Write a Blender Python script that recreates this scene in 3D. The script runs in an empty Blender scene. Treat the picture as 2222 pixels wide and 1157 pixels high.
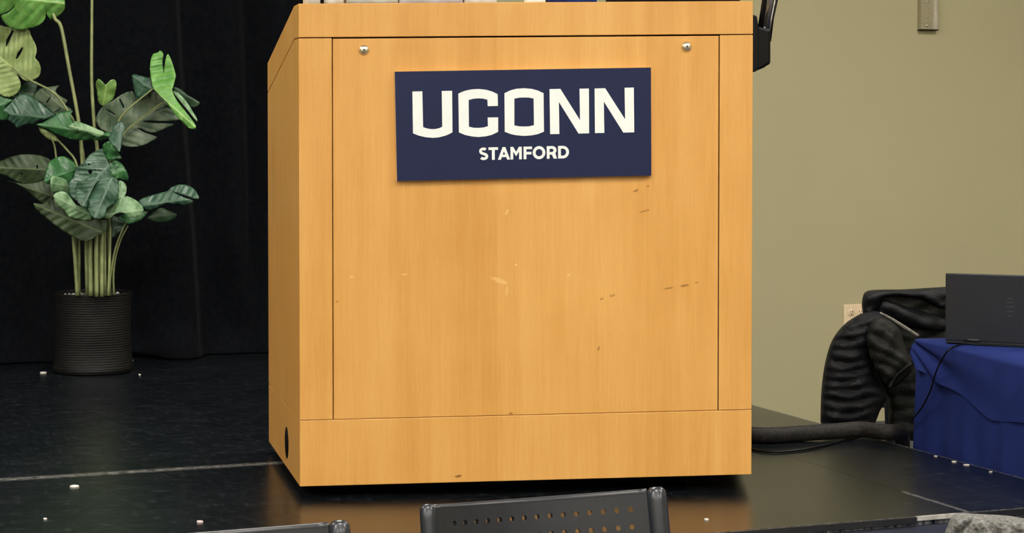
import bpy, bmesh, math, random
from mathutils import Vector, Matrix
from mathutils.geometry import delaunay_2d_cdt

random.seed(7)
S = bpy.context.scene
C = S.collection

# ------------------------------------------------------------------ camera
FPX, CX, HOR = 4360.0, 1111.0, 280.0          # focal length in px, principal column, horizon row
YAW, PITCH = math.radians(21.1), math.radians(1.7)
CY = HOR + FPX * math.tan(PITCH)
CAM = Vector((0, 0, 0.836))                    # metres above the stage deck (deck top is z = 0)
FWD = Vector((math.sin(YAW) * math.cos(PITCH), math.cos(YAW) * math.cos(PITCH), -math.sin(PITCH)))
RIGHT = Vector((math.cos(YAW), -math.sin(YAW), 0))
UP = RIGHT.cross(FWD).normalized()
cd = bpy.data.cameras.new('camera')
cam = bpy.data.objects.new('camera', cd); C.objects.link(cam)
m = Matrix((RIGHT, UP, -FWD)).transposed().to_4x4(); m.translation = CAM
cam.matrix_world = m
cd.sensor_width = 36.0; cd.lens = 36.0 * FPX / 2222.0
cd.shift_y = -(578.5 - CY) / 2222.0
cd.clip_start = 0.05
S.camera = cam

# ------------------------------------------------------------------ world, exposure
w = bpy.data.worlds.new('world'); S.world = w; w.use_nodes = True
w.node_tree.nodes['Background'].inputs[0].default_value = (0.9, 0.95, 1.0, 1)
w.node_tree.nodes['Background'].inputs[1].default_value = 0.05
S.view_settings.view_transform = 'Standard'
S.view_settings.look = 'None'
S.view_settings.exposure = 0.75
S.view_settings.gamma = 1.0
S.view_settings.use_curve_mapping = False
LAMP = 25.0                                      # strength of the ceiling light diffusers

# ------------------------------------------------------------------ pixel helpers
def ray(u, v): return FWD + RIGHT * ((u - CX) / FPX) - UP * ((v - CY) / FPX)
def P(u, v, Z): return CAM + ray(u, v) * Z
def Pz(u, v, z=0.0):
    d = ray(u, v); return CAM + d * ((z - CAM.z) / d.z)
def Py(u, v, y):
    d = ray(u, v); return CAM + d * ((y - CAM.y) / d.y)
def Px(u, v, x):
    d = ray(u, v); return CAM + d * ((x - CAM.x) / d.x)
def Ppl(u, v, p0, n):
    d = ray(u, v); return CAM + d * ((p0 - CAM).dot(n) / d.dot(n))
def depth(p): return (p - CAM).dot(FWD)

# ------------------------------------------------------------------ materials
def srgb(r, g, b):
    f = lambda c: (c / 255 / 12.92) if c <= 10 else ((c / 255 + 0.055) / 1.055) ** 2.4
    return (f(r), f(g), f(b), 1)
class NT:
    def __init__(s, name):
        s.m = bpy.data.materials.new(name); s.m.use_nodes = True
        s.t = s.m.node_tree; s.b = s.t.nodes['Principled BSDF']
    def n(s, typ, **kw):
        x = s.t.nodes.new(typ)
        for k, v in kw.items(): setattr(x, k, v)
        return x
    def l(s, a, b): s.t.links.new(a, b)
    def coord(s, kind='Object', scale=(1, 1, 1)):
        tc = s.n('ShaderNodeTexCoord'); mp = s.n('ShaderNodeMapping')
        mp.inputs['Scale'].default_value = scale
        s.l(tc.outputs[kind], mp.inputs[0]); return mp.outputs[0]
    def noise(s, vec, scale, detail=3, rough=0.5):
        x = s.n('ShaderNodeTexNoise'); x.inputs['Scale'].default_value = scale
        x.inputs['Detail'].default_value = detail; x.inputs['Roughness'].default_value = rough
        s.l(vec, x.inputs['Vector']); return x.outputs['Fac']
    def ramp(s, fac, stops):
        x = s.n('ShaderNodeValToRGB'); e = x.color_ramp.elements
        while len(e) < len(stops): e.new(0.5)
        for i, (p, c) in enumerate(stops): e[i].position = p; e[i].color = c if len(c) == 4 else (*c, 1)
        s.l(fac, x.inputs[0]); return x.outputs[0]
    def mix(s, fac, a, b, blend='MIX'):
        x = s.n('ShaderNodeMix', data_type='RGBA', blend_type=blend)
        for i, v in ((0, fac), (6, a), (7, b)):
            if hasattr(v, 'is_linked'): s.l(v, x.inputs[i])
            elif i == 0: x.inputs[0].default_value = v
            else: x.inputs[i].default_value = v
        return x.outputs[2]
    def math(s, op, a, b=None):
        x = s.n('ShaderNodeMath', operation=op)
        for i, v in ((0, a), (1, b)):
            if v is None: continue
            if hasattr(v, 'is_linked'): s.l(v, x.inputs[i])
            else: x.inputs[i].default_value = v
        return x.outputs[0]
    def vdot(s, vec, d):
        x = s.n('ShaderNodeVectorMath', operation='DOT_PRODUCT')
        s.l(vec, x.inputs[0]); x.inputs[1].default_value = d; return x.outputs['Value']
    def base(s, col=None, rough=0.5, metal=0.0, spec=0.5):
        if col is not None:
            if hasattr(col, 'is_linked'): s.l(col, s.b.inputs['Base Color'])
            else: s.b.inputs['Base Color'].default_value = col
        if hasattr(rough, 'is_linked'): s.l(rough, s.b.inputs['Roughness'])
        else: s.b.inputs['Roughness'].default_value = rough
        s.b.inputs['Metallic'].default_value = metal
        s.b.inputs['Specular IOR Level'].default_value = spec
        return s
    def bump(s, h, strength=0.2, dist=0.01):
        x = s.n('ShaderNodeBump'); x.inputs['Strength'].default_value = strength
        x.inputs['Distance'].default_value = dist
        s.l(h, x.inputs['Height']); s.l(x.outputs[0], s.b.inputs['Normal']); return s

def plain(name, col, rough=0.5, metal=0.0, spec=0.5, var=0.12, scale=40, bump=0.0):
    t = NT(name); v = t.coord(); f = t.noise(v, scale)
    dk = tuple(c * (1 - var) for c in col[:3]) + (1,); lt = tuple(min(1, c * (1 + var)) for c in col[:3]) + (1,)
    t.base(t.ramp(f, [(0.3, dk), (0.7, lt)]), rough, metal, spec)
    if bump: t.bump(t.noise(v, scale * 3), bump, 0.004)
    return t.m

M = {}
def mat_wood(name, marks=()):
    t = NT(name)
    pos = t.n('ShaderNodeNewGeometry').outputs['Position']
    def st(sc):
        mp = t.n('ShaderNodeMapping'); mp.inputs['Scale'].default_value = sc; t.l(pos, mp.inputs[0]); return mp.outputs[0]
    fine = t.noise(st((70, 70, 2.2)), 3.0, 4, 0.6)
    mid = t.noise(st((11, 11, 0.9)), 2.0, 3, 0.55)
    cloud = t.noise(st((3.2, 3.2, 2.0)), 2.0, 2)
    fleck = t.noise(st((240, 240, 40)), 1.0, 2)
    # veneer leaves: broad flitches with slightly different tone
    vor = t.n('ShaderNodeTexVoronoi', voronoi_dimensions='1D', feature='F1')
    vor.inputs['Scale'].default_value = 5.5
    t.l(t.vdot(pos, WOODX), vor.inputs['W'])
    sep = t.n('ShaderNodeSeparateColor'); t.l(vor.outputs['Color'], sep.inputs[0])
    f = t.math('ADD', t.math('MULTIPLY', mid, 0.46), t.math('MULTIPLY', fine, 0.24))
    f = t.math('ADD', f, t.math('MULTIPLY', cloud, 0.28))
    f = t.math('ADD', f, t.math('MULTIPLY', t.math('SUBTRACT', sep.outputs[0], 0.5), 0.10))
    f = t.math('ADD', f, t.math('MULTIPLY', t.math('SUBTRACT', fleck, 0.5), 0.10))
    col = t.ramp(f, [(0.30, (0.54, 0.258, 0.055)), (0.48, (0.615, 0.312, 0.078)), (0.68, (0.68, 0.372, 0.110))])
    for (c, ax, bx, strength, tone) in marks:
        sub = t.n('ShaderNodeVectorMath', operation='SUBTRACT'); t.l(pos, sub.inputs[0]); sub.inputs[1].default_value = c
        a = t.vdot(sub.outputs[0], ax); b = t.vdot(sub.outputs[0], bx)
        r = t.math('ADD', t.math('MULTIPLY', a, a), t.math('MULTIPLY', b, b))
        r = t.math('ADD', r, t.math('MULTIPLY', fleck, 1.3))
        k = t.math('MULTIPLY', t.math('LESS_THAN', r, 1.05), strength)
        col = t.mix(k, col, tone)
    t.base(col, 0.38, 0, 0.4).bump(fine, 0.05, 0.002)
    return t.m

M['wall'] = plain('wall_paint', (0.435, 0.398, 0.240, 1), 0.75, var=0.03, scale=1.2, bump=0.03)
M['wall_side'] = plain('wall_side_paint', (0.435, 0.398, 0.240, 1), 0.75, var=0.03, scale=1.2)
M['ceiling'] = plain('ceiling_tile', (0.75, 0.75, 0.72, 1), 0.9, var=0.05)
M['carpet'] = plain('carpet', (0.06, 0.065, 0.08, 1), 0.95, var=0.3, scale=80)
M['black_plastic'] = plain('black_plastic', (0.003, 0.003, 0.0035, 1), 0.35, var=0.2, spec=0.18)
M['black_matte'] = plain('black_matte', (0.003, 0.003, 0.003, 1), 0.85, var=0.2, spec=0.1)
M['core'] = plain('dark_joint', (0.10, 0.045, 0.012, 1), 0.8)
M['brass'] = plain('screw_metal', (0.85, 0.78, 0.58, 1), 0.38, 1.0)
M['steel'] = plain('brushed_steel', (0.55, 0.52, 0.46, 1), 0.35, 1.0, scale=90)
M['white_edge'] = plain('white_edge', (0.75, 0.72, 0.66, 1), 0.6)
M['sign_navy'] = plain('sign_navy', (0.009, 0.014, 0.052, 1), 0.45, spec=0.22, var=0.05, scale=8)
M['letter'] = plain('letter_white', (0.76, 0.79, 0.76, 1), 0.5, var=0.02)
M['ivory'] = plain('outlet_ivory', (0.78, 0.62, 0.42, 1), 0.45, var=0.04)
M['lamp'] = None
def emis(name, col, s):
    t = NT(name); t.base((0.8, 0.8, 0.8, 1), 0.6)
    t.b.inputs['Emission Color'].default_value = col; t.b.inputs['Emission Strength'].default_value = s
    return t.m
M['lamp'] = emis('lamp_diffuser', (1.0, 0.95, 0.86, 1), LAMP)
M['lamp_frame'] = plain('lamp_frame', (0.8, 0.8, 0.8, 1), 0.5)

# ------------------------------------------------------------------ object helpers
def tag(o, label=None, cat=None, group=None, kind=None):
    if label: o['label'] = label
    if cat: o['category'] = cat
    if group: o['group'] = group
    if kind: o['kind'] = kind
    return o
def empty(name, loc, label=None, cat=None, group=None, kind=None):
    o = bpy.data.objects.new(name, None); C.objects.link(o); o.location = loc; o.empty_display_size = 0.05
    o['_o'] = tuple(loc); return tag(o, label, cat, group, kind)
ORG = {}
def origin(o): return ORG.get(o.name, Vector((0, 0, 0)))
def thing(name, loc, label=None, cat=None, group=None, kind=None):
    o = bpy.data.objects.new(name, None); C.objects.link(o); o.location = Vector(loc); o.empty_display_size = 0.05
    ORG[o.name] = Vector(loc); return tag(o, label, cat, group, kind)
def mesh(name, verts, faces, mat, parent=None, smooth=False, bevel=0.0, uv=None, at=None, mats=None):
    """verts in world coordinates; parent (if any) carries only a translation"""
    org = origin(parent) if parent else (Vector(at) if at is not None else Vector((0, 0, 0)))
    me = bpy.data.meshes.new(name)
    me.from_pydata([tuple(Vector(v) - org) for v in verts], [], faces); me.update()
    bm = bmesh.new(); bm.from_mesh(me)
    bmesh.ops.recalc_face_normals(bm, faces=bm.faces)
    bm.to_mesh(me); bm.free()
    if uv:
        ul = me.uv_layers.new(name='UVMap')
        for lp in me.loops: ul.data[lp.index].uv = uv[lp.vertex_index]
    for mm in (mats or [mat]): me.materials.append(mm)
    if smooth:
        for p in me.polygons: p.use_smooth = True
    o = bpy.data.objects.new(name, me); C.objects.link(o)
    if parent:
        o.parent = parent; ORG[o.name] = org
    else:
        o.location = org; ORG[o.name] = org
    if bevel:
        b = o.modifiers.new('bevel', 'BEVEL'); b.width = bevel; b.segments = 2; b.limit_method = 'ANGLE'
    return o
BOXF = [(0, 1, 3, 2), (4, 6, 7, 5), (0, 4, 5, 1), (2, 3, 7, 6), (0, 2, 6, 4), (1, 5, 7, 3)]
def box(name, a, b, mat, parent=None, fn=None, **kw):
    vs = [Vector((x, y, z)) for x in (a[0], b[0]) for y in (a[1], b[1]) for z in (a[2], b[2])]
    if fn: vs = [fn(*v) for v in vs]
    return mesh(name, vs, BOXF, mat, parent, **kw)
def prism(name, poly, d0, d1, mat, parent=None, **kw):
    """poly: list of 3D points; extruded by d0..d1 vectors"""
    n = len(poly); vs = [p + d0 for p in poly] + [p + d1 for p in poly]
    fs = [tuple(range(n)), tuple(range(2 * n - 1, n - 1, -1))] + [(i, (i + 1) % n, n + (i + 1) % n, n + i) for i in range(n)]
    return mesh(name, vs, fs, mat, parent, **kw)
def tube_geo(pts, rads, seg=10, caps=True):
    pts = [Vector(p) for p in pts]; n = len(pts)
    if not hasattr(rads, '__len__'): rads = [rads] * n
    vs, fs = [], []; prev = None
    for i, p in enumerate(pts):
        t = (pts[min(i + 1, n - 1)] - pts[max(i - 1, 0)]).normalized()
        if prev is None:
            a = Vector((0, 0, 1)) if abs(t.z) < 0.9 else Vector((1, 0, 0))
            x = t.cross(a).normalized()
        else: x = (prev - t * prev.dot(t)).normalized()
        prev = x; y = t.cross(x)
        for k in range(seg):
            an = 2 * math.pi * k / seg; vs.append(p + (x * math.cos(an) + y * math.sin(an)) * rads[i])
    for i in range(n - 1):
        for k in range(seg):
            fs.append((i * seg + k, i * seg + (k + 1) % seg, (i + 1) * seg + (k + 1) % seg, (i + 1) * seg + k))
    if caps:
        fs.append(tuple(range(seg))[::-1]); fs.append(tuple((n - 1) * seg + k for k in range(seg)))
    return vs, fs
def spline(pts, n=8):
    pts = [Vector(p) for p in pts]; out = []
    for i in range(len(pts) - 1):
        p0, p1, p2, p3 = pts[max(i - 1, 0)], pts[i], pts[i + 1], pts[min(i + 2, len(pts) - 1)]
        for k in range(n):
            t = k / n
            out.append(0.5 * ((2 * p1) + (p2 - p0) * t + (2 * p0 - 5 * p1 + 4 * p2 - p3) * t * t + (3 * p1 - p0 - 3 * p2 + p3) * t ** 3))
    out.append(pts[-1]); return out
def tube(name, pts, r, mat, parent=None, seg=10, smooth=True, sp=0, **kw):
    if sp: pts = spline(pts, sp)
    if hasattr(r, '__len__') and len(r) != len(pts):
        k = len(r) - 1; r2 = []
        for i in range(len(pts)):
            f = i / (len(pts) - 1) * k; j = min(int(f), k - 1); r2.append(r[j] + (r[j + 1] - r[j]) * (f - j))
        r = r2
    vs, fs = tube_geo(pts, r, seg); return mesh(name, vs, fs, mat, parent, smooth=smooth, **kw)
def lathe(name, prof, loc, mat, parent=None, seg=24, axis=Vector((0, 0, 1)), smooth=True, fn=None, **kw):
    a = axis.normalized(); x = a.orthogonal().normalized(); y = a.cross(x); vs, fs = [], []
    for r, h in prof:
        for k in range(seg):
            an = 2 * math.pi * k / seg; p = Vector(loc) + a * h + (x * math.cos(an) + y * math.sin(an)) * r
            vs.append(fn(p) if fn else p)
    for i in range(len(prof) - 1):
        for k in range(seg):
            fs.append((i * seg + k, i * seg + (k + 1) % seg, (i + 1) * seg + (k + 1) % seg, (i + 1) * seg + k))
    fs.append(tuple(range(seg))[::-1]); fs.append(tuple((len(prof) - 1) * seg + k for k in range(seg)))
    return mesh(name, vs, fs, mat, parent, smooth=smooth, **kw)

# ---- filled outlines (2D, pixel or metre units) -> triangulated sheets
def inside(p, poly):
    c = False; x, y = p; n = len(poly)
    for i in range(n):
        x1, y1 = poly[i]; x2, y2 = poly[(i + 1) % n]
        if (y1 > y) != (y2 > y) and x < (x2 - x1) * (y - y1) / (y2 - y1) + x1: c = not c
    return c
def segdist(p, a, b):
    ax, ay = a; bx, by = b; dx, dy = bx - ax, by - ay; L = dx * dx + dy * dy
    t = 0 if L == 0 else max(0, min(1, ((p[0] - ax) * dx + (p[1] - ay) * dy) / L))
    return math.hypot(p[0] - ax - t * dx, p[1] - ay - t * dy)
def bdist(p, poly): return min(segdist(p, poly[i], poly[(i + 1) % len(poly)]) for i in range(len(poly)))
def smooth_poly(poly, n=3):
    pts = [Vector((p[0], p[1])) for p in poly]; N = len(pts); out = []
    for i in range(N):
        p0, p1, p2, p3 = pts[i - 1], pts[i], pts[(i + 1) % N], pts[(i + 2) % N]
        for k in range(n):
            t = k / n
            q = 0.5 * ((2 * p1) + (p2 - p0) * t + (2 * p0 - 5 * p1 + 4 * p2 - p3) * t * t + (3 * p1 - p0 - 3 * p2 + p3) * t ** 3)
            out.append((q.x, q.y))
    return out
def fill(poly, spacing, holes=()):
    loops = [poly] + list(holes); vs, es = [], []
    for lp in loops:
        st = len(vs)
        for i in range(len(lp)):
            a, b = lp[i], lp[(i + 1) % len(lp)]
            k = max(1, int(math.hypot(b[0] - a[0], b[1] - a[1]) / spacing))
            for j in range(k): vs.append((a[0] + (b[0] - a[0]) * j / k, a[1] + (b[1] - a[1]) * j / k))
        n = len(vs) - st
        es += [(st + i, st + (i + 1) % n) for i in range(n)]
    xs = [p[0] for p in poly]; ys = [p[1] for p in poly]
    y = min(ys); row = 0
    while y < max(ys):
        x = min(xs) + (spacing / 2 if row % 2 else 0)
        while x < max(xs):
            if inside((x, y), poly) and bdist((x, y), poly) > spacing * 0.45 and \
               not any(inside((x, y), h) or bdist((x, y), h) < spacing * 0.3 for h in holes): vs.append((x, y))
            x += spacing
        y += spacing * 0.866; row += 1
    r = delaunay_2d_cdt([Vector(v) for v in vs], es, [], 0, 1e-6)
    pts = [(p.x, p.y) for p in r[0]]; tris = []
    for f in r[2]:
        c = (sum(pts[i][0] for i in f) / len(f), sum(pts[i][1] for i in f) / len(f))
        if inside(c, poly) and not any(inside(c, h) for h in holes): tris.append(tuple(f))
    used = sorted({i for t in tris for i in t}); mp = {o: k for k, o in enumerate(used)}
    return [pts[i] for i in used], [tuple(mp[i] for i in t) for t in tris]
def pillow(name, poly, Z, thick, mat, parent=None, r=30, spacing=8, back=0.5, disp=None, tilt=None, sm=3, **kw):
    """padded shape with an outline seen from the room and real thickness; Z = distance, thick in metres"""
    if sm: poly = smooth_poly(poly, sm)
    pts, tris = fill(poly, spacing); n = len(pts)
    d = [bdist(p, poly) for p in pts]; V, Bk = [], []; bid = {}; F = []
    for i, p in enumerate(pts):
        zc = Z(p[0], p[1]) if callable(Z) else Z
        k = min(d[i] / r, 1.0); pr = math.sqrt(max(0, 1 - (1 - k) ** 2))
        q = disp(p[0], p[1]) * min(1, d[i] / 6) if disp else 0
        V.append(P(p[0], p[1], zc - thick * pr - q))
    for i, p in enumerate(pts):
        if d[i] < 0.01: bid[i] = i; continue
        zc = Z(p[0], p[1]) if callable(Z) else Z
        k = min(d[i] / r, 1.0); pr = math.sqrt(max(0, 1 - (1 - k) ** 2))
        bid[i] = len(V); V.append(P(p[0], p[1], zc + thick * back * pr))
    F = [t for t in tris] + [tuple(bid[i] for i in t)[::-1] for t in tris]
    return mesh(name, V, F, mat, parent, smooth=True, **kw)

# ==================================================================== SETTING
FLOOR = -0.46
YB, XR, XL, YR, CEIL = 7.70, 6.4, -5.5, -5.5, 2.9
def struct(o): o['kind'] = 'structure'; return o
struct(box('floor', (XL, YR, FLOOR - 0.1), (XR, YB, FLOOR), M['carpet']))
struct(box('ceiling', (XL, YR, CEIL), (XR, YB, CEIL + 0.1), M['ceiling']))
struct(box('wall_back', (XL, YB, FLOOR), (XR, YB + 0.12, CEIL), M['wall']))
struct(box('wall_right', (XR, YR, FLOOR), (XR + 0.12, YB, CEIL), M['wall_side']))
struct(box('wall_left', (XL - 0.12, YR, FLOOR), (XL, YB, CEIL), M['wall_side']))
struct(box('wall_front', (XL, YR - 0.12, FLOOR), (XR, YR, CEIL), M['wall_side']))

# ---- ceiling lights: recessed troffers (real lamps of the room)
spots = [(x, y) for y in (-3.2, -0.6, 1.8) for x in (-4.2, -1.7, 0.8, 3.3)] + [(-1.6, 5.1), (1.3, 5.1), (4.6, 4.9)]
for i, (x, y) in enumerate(spots):
    t = thing('ceiling_light', (x, y, CEIL), 'white recessed ceiling light panel over the room', 'ceiling light', 'ceiling light panels')
    box('diffuser', (x - 0.56, y - 0.27, CEIL - 0.012), (x + 0.56, y + 0.27, CEIL - 0.002), M['lamp'], t)
    for (a, b) in (((-0.6, -0.3), (0.6, -0.27)), ((-0.6, 0.27), (0.6, 0.3)), ((-0.6, -0.27), (-0.56, 0.27)), ((0.56, -0.27), (0.6, 0.27))):
        box('frame', (x + a[0], y + a[1], CEIL - 0.02), (x + b[0], y + b[1], CEIL), M['lamp_frame'], t)

# ---- stage: black decks with joints
Y0, YS, XE, XS_ = 3.71, 4.885, 2.865, 2.50
def mat_deck():
    t = NT('stage_deck'); pos = t.n('ShaderNodeNewGeometry').outputs['Position']
    def st(sc, rz=0.0):
        mp = t.n('ShaderNodeMapping'); mp.inputs['Scale'].default_value = sc; mp.inputs['Rotation'].default_value = (0, 0, rz)
        t.l(pos, mp.inputs[0]); return mp.outputs[0]
    dust = t.noise(st((2, 2, 2)), 2.0, 5, 0.65)
    grit = t.noise(st((1, 1, 1)), 45, 4, 0.7)
    scr = t.noise(st((3, 60, 1), 0.25), 2.0, 2, 0.6)
    scr2 = t.noise(st((4, 90, 1), -0.7), 2.0, 2, 0.6)
    s1 = t.ramp(scr, [(0.64, (0, 0, 0)), (0.72, (1, 1, 1))]); s2 = t.ramp(scr2, [(0.66, (0, 0, 0)), (0.74, (1, 1, 1))])
    g = t.ramp(grit, [(0.60, (0, 0, 0)), (0.82, (1, 1, 1))])
    sep = t.n('ShaderNodeSeparateXYZ'); t.l(pos, sep.inputs[0])
    # worn paint along the deck joints and the nosing
    wear = None
    chip = t.noise(st((14, 60, 1)), 3.0, 5, 0.8)
    for (axis, val, wd) in (('Y', YS, 0.030), ('Y', Y0, 0.003), ('X', XS_, 0.010), ('X', XE, 0.010)):
        d = t.math('ABSOLUTE', t.math('SUBTRACT', sep.outputs[axis], val))
        k = t.math('SUBTRACT', 1.0, t.math('MULTIPLY', d, 1.0 / wd)); k = t.math('MAXIMUM', k, 0.0)
        k = t.math('MULTIPLY', k, t.math('MULTIPLY', t.math('MAXIMUM', t.math('SUBTRACT', chip, 0.43), 0.0), 4.0))
        if axis == 'X' and val == XS_: k = t.math('MULTIPLY', k, t.math('LESS_THAN', sep.outputs['Y'], t.math('ADD', 3.70, t.math('MULTIPLY', dust, 0.5))))
        wear = k if wear is None else t.math('MAXIMUM', wear, k)
    fsp = t.noise(st((60, 16, 1), 0.3), 1.0, 5, 0.85); cl = t.noise(st((5, 9, 1), 0.3), 3.0, 5, 0.75)
    g2 = t.math('MULTIPLY', t.ramp(fsp, [(0.50, (0, 0, 0)), (0.68, (1, 1, 1))]), t.ramp(cl, [(0.40, (0, 0, 0)), (0.62, (1, 1, 1))]))
    col = t.ramp(dust, [(0.3, (0.0018, 0.0030, 0.0046)), (0.7, (0.0042, 0.0058, 0.0078))])
    k = t.math('ADD', t.math('MULTIPLY', s1, 0.10), t.math('MULTIPLY', s2, 0.08)); k = t.math('ADD', k, t.math('MULTIPLY', g, 0.05)); k = t.math('ADD', k, t.math('MULTIPLY', g2, 0.11)); k = t.math('ADD', k, t.math('MULTIPLY', t.math('MAXIMUM', t.math('SUBTRACT', cl, 0.5), 0.0), 0.05))
    col = t.mix(k, col, (0.22, 0.25, 0.28, 1))
    col = t.mix(t.math('MINIMUM', wear, 0.6), col, (0.42, 0.41, 0.38, 1))
    rough = t.math('ADD', 0.22, t.math('MULTIPLY', dust, 0.08))
    t.base(col, rough, 0, 0.5)
    return t.m
M['deck'] = mat_deck()
M['tape'] = plain('worn_metal_edge', (0.33, 0.32, 0.29, 1), 0.6, var=0.35, scale=70)
M['nosing'] = plain('black_nosing', (0.008, 0.008, 0.009, 1), 0.5, var=0.4, scale=30)
M['fascia'] = plain('navy_fascia', (0.022, 0.026, 0.045, 1), 0.8, var=0.2, scale=12)
stage = thing('stage', (0, Y0, FLOOR), 'low black stage platform of scuffed decks carrying the lectern', 'stage', kind='structure')
del stage['category']
xs = [XL + 0.02, -4.85, -2.41, 0.03, XS_, XE]; ys = [Y0, YS, YS + 1.22, YS + 2.44, YB - 0.02]
for i in range(len(xs) - 1):
    for j in range(len(ys) - 1):
        box('deck', (xs[i] + 0.0005, ys[j] + 0.001, -0.02), (xs[i + 1] - 0.0005, ys[j + 1] - 0.001, 0), M['deck'], stage)
box('frame', (xs[0], Y0 + 0.02, FLOOR), (XE - 0.012, YB - 0.02, -0.021), M['fascia'], stage)
box('nosing', (xs[0], Y0 - 0.006, -0.014), (2.365, Y0 + 0.0005, -0.001), M['nosing'], stage)
box('nosing', (2.365, Y0 - 0.007, -0.0085), (2.47, Y0 + 0.0005, 0.0005), M['tape'], stage)['label'] = 'bare silver metal length of edge nosing'
box('nosing', (2.47, Y0 - 0.006, -0.014), (XE, Y0 + 0.0005, -0.001), M['nosing'], stage)
for k in range(5):
    box('fascia_panel', (xs[k] + 0.002, Y0 + 0.001, FLOOR), (xs[k + 1] - 0.002, Y0 + 0.019, -0.021), M['fascia'], stage)

# ---- back curtain
def mat_curtain():
    t = NT('black_velour'); v = t.coord(); f = t.noise(v, 60, 3)
    t.base(t.ramp(f, [(0.3, (0.0018, 0.0024, 0.0038)), (0.7, (0.0046, 0.0052, 0.0064))]), 0.95, 0, 0.05)
    t.b.inputs['Sheen Weight'].default_value = 0.03; t.b.inputs['Sheen Roughness'].default_value = 0.4
    t.bump(t.noise(v, 300, 2), 0.2, 0.002); return t.m
M['curtain'] = mat_curtain()
YC = 7.32
folds = [  # pixel polylines of the fold crests, crest height, left and right falloff
    ([(-160, 0), (-150, 400), (-140, 790)], 0.07, 0.16, 0.10), ([(20, 0), (28, 400), (25, 790)], 0.05, 0.14, 0.12),
    ([(150, 0), (158, 400), (150, 790)], 0.05, 0.10, 0.14), ([(268, 0), (275, 400), (285, 780)], 0.045, 0.12, 0.10),
    ([(368, 0), (384, 280), (405, 540), (414, 700), (412, 760)], 0.11, 0.26, 0.035),
    ([(505, 0), (517, 300), (524, 520), (548, 690), (535, 760)], 0.085, 0.08, 0.045),
    ([(600, 0), (590, 400), (575, 650), (555, 760)], 0.09, 0.05, 0.14), ([(720, 0), (720, 780)], 0.08, 0.12, 0.06), ([(850, 0), (850, 780)], 0.08, 0.1, 0.08),
    ([(960, 0), (960, 780)], 0.08, 0.12, 0.05)]
fw = []
for (pl, a, wl, wr) in folds:
    q = sorted([(Py(u, v, YC).z, Py(u, v, YC).x) for (u, v) in pl]); fw.append((q, a, wl, wr))
def fold_x(q, z):
    if z <= q[0][0]: return q[0][1]
    if z >= q[-1][0]:
        (z0, x0), (z1, x1) = q[-2], q[-1]; return x1 + (x1 - x0) / (z1 - z0) * (z - z1) * 0.3
    for (z0, x0), (z1, x1) in zip(q, q[1:]):
        if z0 <= z <= z1: return x0 + (x1 - x0) * (z - z0) / (z1 - z0)
def curtain_d(x, z):
    d = 0.0
    for q, a, wl, wr in fw:
        e = x - fold_x(q, z); k = math.exp(-(e / (wl if e < 0 else wr)) ** 2); d = max(d, a * k)
    d += 0.008 * math.sin(x * 9 + z * 1.3) + 0.025 * max(0, math.sin(x * 4.3 + 1)) * (1 if x < -0.5 else 0)
    if z < 0.14:                       # hem spreads and puddles on the deck
        k = (0.14 - z) / 0.14; d += 0.07 * k * k + 0.035 * k * math.sin(x * 13 + 0.6) + 0.02 * k * math.sin(x * 31)
    return d
zs = [0.004, 0.012, 0.024, 0.04, 0.06, 0.085, 0.11, 0.14] + [0.14 + (CEIL - 0.12 - 0.14) * (k / 44) for k in range(1, 45)]
x0c, x1c, nx = XL + 0.15, 2.62, 460
V, F = [], []
for z in zs:
    for i in range(nx + 1):
        x = x0c + (x1c - x0c) * i / nx
        V.append(Vector((x, YC + 0.08 - curtain_d(x, z), z + (0.02 * max(0, math.sin(x * 6.1)) ** 3 if z < 0.03 else 0))))
for j in range(len(zs) - 1):
    for i in range(nx): a = j * (nx + 1) + i; F.append((a, a + 1, a + nx + 2, a + nx + 1))
cu = thing('stage_curtain', (-1, YC + 0.08, 0), 'long black velour curtain hanging in soft folds behind the plant', 'curtain')
o = mesh('drape', V, F, M['curtain'], cu, smooth=True)
sm = o.modifiers.new('s', 'SOLIDIFY'); sm.thickness = 0.004; sm.offset = 1
tube('curtain_rail', [(x0c, YC + 0.05, CEIL - 0.11), (x1c, YC + 0.05, CEIL - 0.11)], 0.02, M['steel'], cu)

# ==================================================================== LECTERN
P0 = Pz(651, 1082, 0.0); ZL = depth(P0)
ZR = ZL * 1.0195
b = P(1630.5, 1000, ZR); P1 = Vector((b.x, b.y, 0))
EW = (P1 - P0); LW = EW.length; EW.normalize()
EN = Vector((-EW.y, EW.x, 0))                    # away from the viewer
b = P(582.5, 700, ZL / 0.876); P2 = Vector((b.x, b.y, 0))
ED = P2 - P0; LD = ED.dot(EN); SPL = -ED.dot(EW) / LD   # sides splay outwards towards the back
RACK = 0.0116
def LC(x, y, z):
    k = (x - LW / 2) / (LW / 2)
    return P0 + EW * (x + k * SPL * y) + EN * y + Vector((0, 0, z + RACK * x))
def front(u, v, off=0.0):
    p = Ppl(u, v, P0 - EN * off, EN); x = (p - P0).dot(EW); return x, p.z - RACK * x
SN = EN.cross(Vector((0, 0, 1))); SN = ED.normalized().cross(Vector((0, 0, 1)))
def side(u, v):
    p = Ppl(u, v, P0, SN); y = (p - P0).dot(EN); return y, p.z
WOODX = EW.copy()
def zz(*pts): return sum(front(u, v)[1] for u, v in pts) / len(pts)
def xx(*pts): return sum(front(u, v)[0] for u, v in pts) / len(pts)
ZT = zz((648, 8), (1632, 2)); ZBt = zz((652, 1056), (1629, 1030))
ZTR = zz((650, 82), (1632, 75)); ZBR = zz((652, 911), (1629, 891))
XPL = xx((721, 84), (723.5, 910)); XPR = xx((1559.5, 80), (1559.5, 890))
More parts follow.
